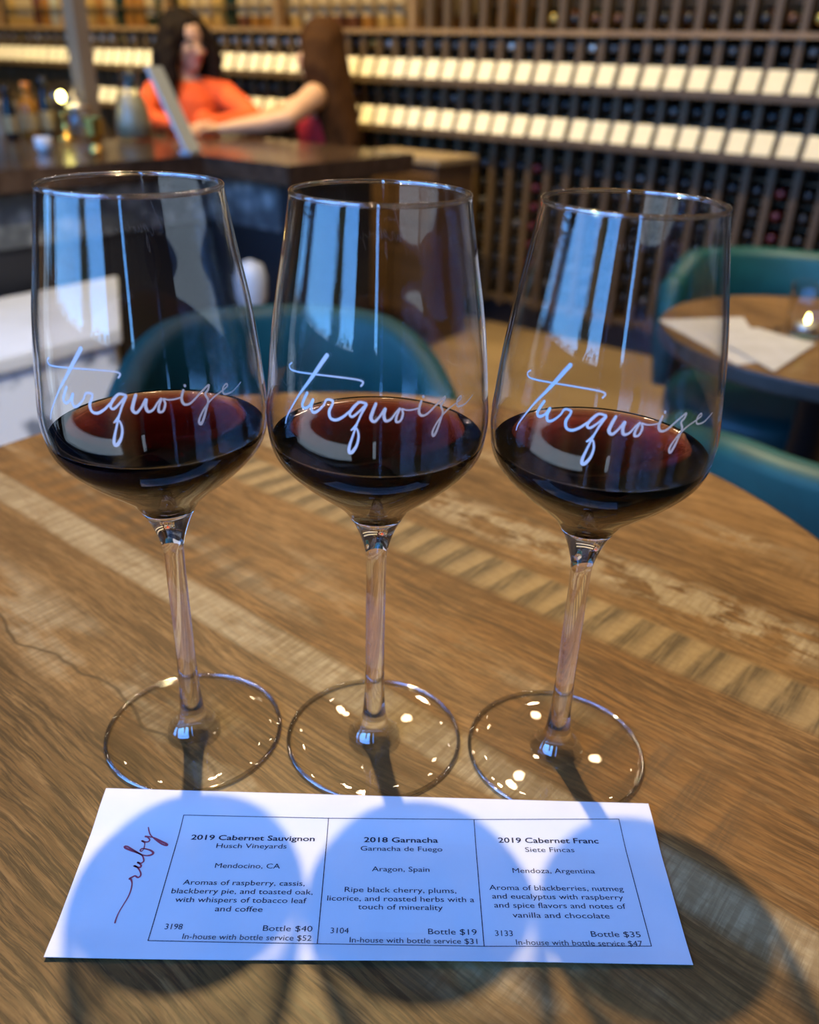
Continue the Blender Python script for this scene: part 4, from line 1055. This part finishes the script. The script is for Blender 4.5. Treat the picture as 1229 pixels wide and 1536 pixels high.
TEXT = [
[
('2019 Cabernet Sauvignon',-0.08627,0.24572,-0.03495,0.24698,1),
('Husch Vineyards',-0.07494,0.24196,-0.04609,0.24280,0),
('Mendocino, CA',-0.07336,0.23223,-0.04732,0.23294,0),
('Aromas of raspberry, cassis,',-0.08412,0.22401,-0.03640,0.22525,0),
('blackberry pie, and toasted oak,',-0.08762,0.21995,-0.03281,0.22145,0),
('with whispers of tobacco leaf',-0.08522,0.21619,-0.03479,0.21752,0),
('and coffee',-0.06910,0.21274,-0.05102,0.21314,0),
('3198',-0.08603,0.20453,-0.07950,0.20469,0),
('Bottle $40',-0.04955,0.20519,-0.03111,0.20559,0),
('In-house with bottle service $52',-0.07850,0.20073,-0.03099,0.20166,0),
],
[
('2018 Garnacha',-0.01444,0.24731,0.01655,0.24823,1),
('Garnacha de Fuego',-0.01554,0.24303,0.01828,0.24394,0),
('Aragon, Spain',-0.01033,0.23313,0.01288,0.23373,0),
('Ripe black cherry, plums,',-0.02048,0.22313,0.02340,0.22422,0),
('licorice, and roasted herbs with a',-0.02690,0.21900,0.03027,0.22044,0),
('touch of minerality',-0.01474,0.21566,0.01789,0.21645,0),
('3104',-0.02427,0.20516,-0.01750,0.20533,0),
('Bottle $19',0.01224,0.20609,0.03045,0.20648,0),
('In-house with bottle service $31',-0.01683,0.20150,0.03048,0.20255,0),
],
[
('2019 Cabernet Franc',0.04182,0.24927,0.08411,0.25048,1),
('Siete Fincas',0.05272,0.24513,0.07324,0.24579,0),
('Mendoza, Argentina',0.04653,0.23458,0.07994,0.23558,0),
('Aroma of blackberries, nutmeg',0.03650,0.22624,0.08995,0.22769,0),
('and eucalyptus with raspberry',0.03741,0.22235,0.08900,0.22372,0),
('and spice flavors and notes of',0.03790,0.21838,0.08920,0.21973,0),
('vanilla and chocolate',0.04466,0.21429,0.08203,0.21526,0),
('3133',0.03737,0.20632,0.04401,0.20646,0),
('Bottle $35',0.07354,0.20729,0.09227,0.20778,0),
('In-house with bottle service $47',0.04491,0.20280,0.09215,0.20397,0),
],
]
BOX = [[(-0.09196, 0.25741), (-0.09068, 0.19957)], [(-0.03025, 0.25821), (-0.02865, 0.20048)], [(0.03205, 0.25997), (0.03286, 0.20164)], [(0.09476, 0.26261), (0.09528, 0.20422)]]
RUBY = [(-0.10507, 0.20647, 0.00038), (-0.10521, 0.20827, 0.00033), (-0.10503, 0.21093, 0.00028), (-0.10432, 0.21433, 0.00028), (-0.1036, 0.21779, 0.00031), (-0.10351, 0.22094, 0.00033), (-0.10397, 0.22377, 0.00033), (-0.10491, 0.22553, 0.00052), (-0.10554, 0.22587, 0.00057), (-0.10453, 0.22681, 0.00047), (-0.10373, 0.22721, 0.00047), (-0.10244, 0.22653, 0.00047), (-0.10174, 0.22729, 0.00043), (-0.10196, 0.22856, 0.00038), (-0.10306, 0.23017, 0.00038), (-0.10437, 0.23142, 0.00047), (-0.10562, 0.23193, 0.00057), (-0.10437, 0.23142, 0.00047), (-0.10308, 0.23129, 0.00052), (-0.10284, 0.23204, 0.00047), (-0.10358, 0.23295, 0.00043), (-0.10471, 0.23358, 0.00057), (-0.10335, 0.23326, 0.00043), (-0.10251, 0.23412, 0.00038), (-0.10295, 0.23562, 0.00038), (-0.10402, 0.23711, 0.00038), (-0.10608, 0.23818, 0.00047), (-0.10894, 0.23923, 0.00057), (-0.11151, 0.24029, 0.00062), (-0.11225, 0.24112, 0.00052), (-0.11114, 0.24117, 0.00047), (-0.10843, 0.23964, 0.00047), (-0.10577, 0.23819, 0.00043), (-0.10392, 0.23731, 0.00038), (-0.10192, 0.237, 0.00043), (-0.10031, 0.23745, 0.00057), (-0.09979, 0.23844, 0.00057), (-0.10106, 0.23955, 0.00052), (-0.10318, 0.24024, 0.00043), (-0.10482, 0.24037, 0.00043), (-0.10538, 0.23957, 0.00043), (-0.10474, 0.23901, 0.00033), (-0.1042, 0.24, 0.00028), (-0.1042, 0.24098, 0.00033), (-0.10438, 0.24215, 0.00028), (-0.10472, 0.24332, 0.00033), (-0.10612, 0.24426, 0.00052), (-0.10451, 0.24373, 0.00043), (-0.1033, 0.24397, 0.00043), (-0.1031, 0.24498, 0.00038), (-0.10424, 0.24613, 0.00043), (-0.1055, 0.24656, 0.00047), (-0.10334, 0.24637, 0.00038), (-0.10124, 0.24585, 0.00043), (-0.09824, 0.24438, 0.00057), (-0.09564, 0.2431, 0.00057), (-0.09527, 0.24232, 0.00052), (-0.09718, 0.24284, 0.00052), (-0.0999, 0.24451, 0.00043), (-0.10237, 0.24641, 0.00033), (-0.10374, 0.24777, 0.00033), (-0.10474, 0.24956, 0.00033), (-0.10531, 0.25097, 0.00028)]
def text_into(bm, s, x0, y0, x1, y1, bold):
    cu_ = bpy.data.curves.new('t', 'FONT'); cu_.body = s; cu_.size = 1.0; cu_.resolution_u = 3
    cu_.offset = 0.016 if bold else 0.0
    ob = bpy.data.objects.new('t', cu_); COL.objects.link(ob)
    me = bpy.data.meshes.new_from_object(ob.evaluated_get(bpy.context.evaluated_depsgraph_get()))
    bpy.data.objects.remove(ob); bpy.data.curves.remove(cu_)
    xs = [v.co.x for v in me.vertices]; a, b_ = min(xs), max(xs)
    d = Vector((x1 - x0, y1 - y0)); k = d.length / (b_ - a); d.normalize(); nrm_ = Vector((-d.y, d.x))
    kh = 0.00345 if bold else 0.00335      # letter height stays close to the print size
    for v in me.vertices:
        p = Vector((x0, y0)) + d * (v.co.x - a) * k + nrm_ * v.co.y * kh
        v.co = cl(p.x, p.y, 0.00008)
    bm.from_mesh(me); bpy.data.meshes.remove(me)
for colm in TEXT:
    bm = NB()
    for row in colm: text_into(bm, *row)
    o = obj('printed_text', bm, M['ink'], card)
def line_into(bm, p, q, w=0.00032):
    n = 24
    stroke_faces(bm, [(p[0] + (q[0]-p[0])*i/n, p[1] + (q[1]-p[1])*i/n, w) for i in range(n + 1)], lambda x, y: cl(x, y, 0.00007))
bm = NB()
for top_, bot_ in BOX: line_into(bm, top_, bot_)
for e in (0, 1):
    for i in range(3): line_into(bm, BOX[i][e], BOX[i + 1][e])
obj('printed_frame', bm, M['ink'], card)
bm = NB()
stroke_faces(bm, [(x, y, w * 1.5) for x, y, w in catmull(RUBY, 6)], lambda x, y: cl(x, y, 0.00009))
obj('script_heading', bm, M['red_ink'], card)['label'] = 'dark red handwritten script heading'
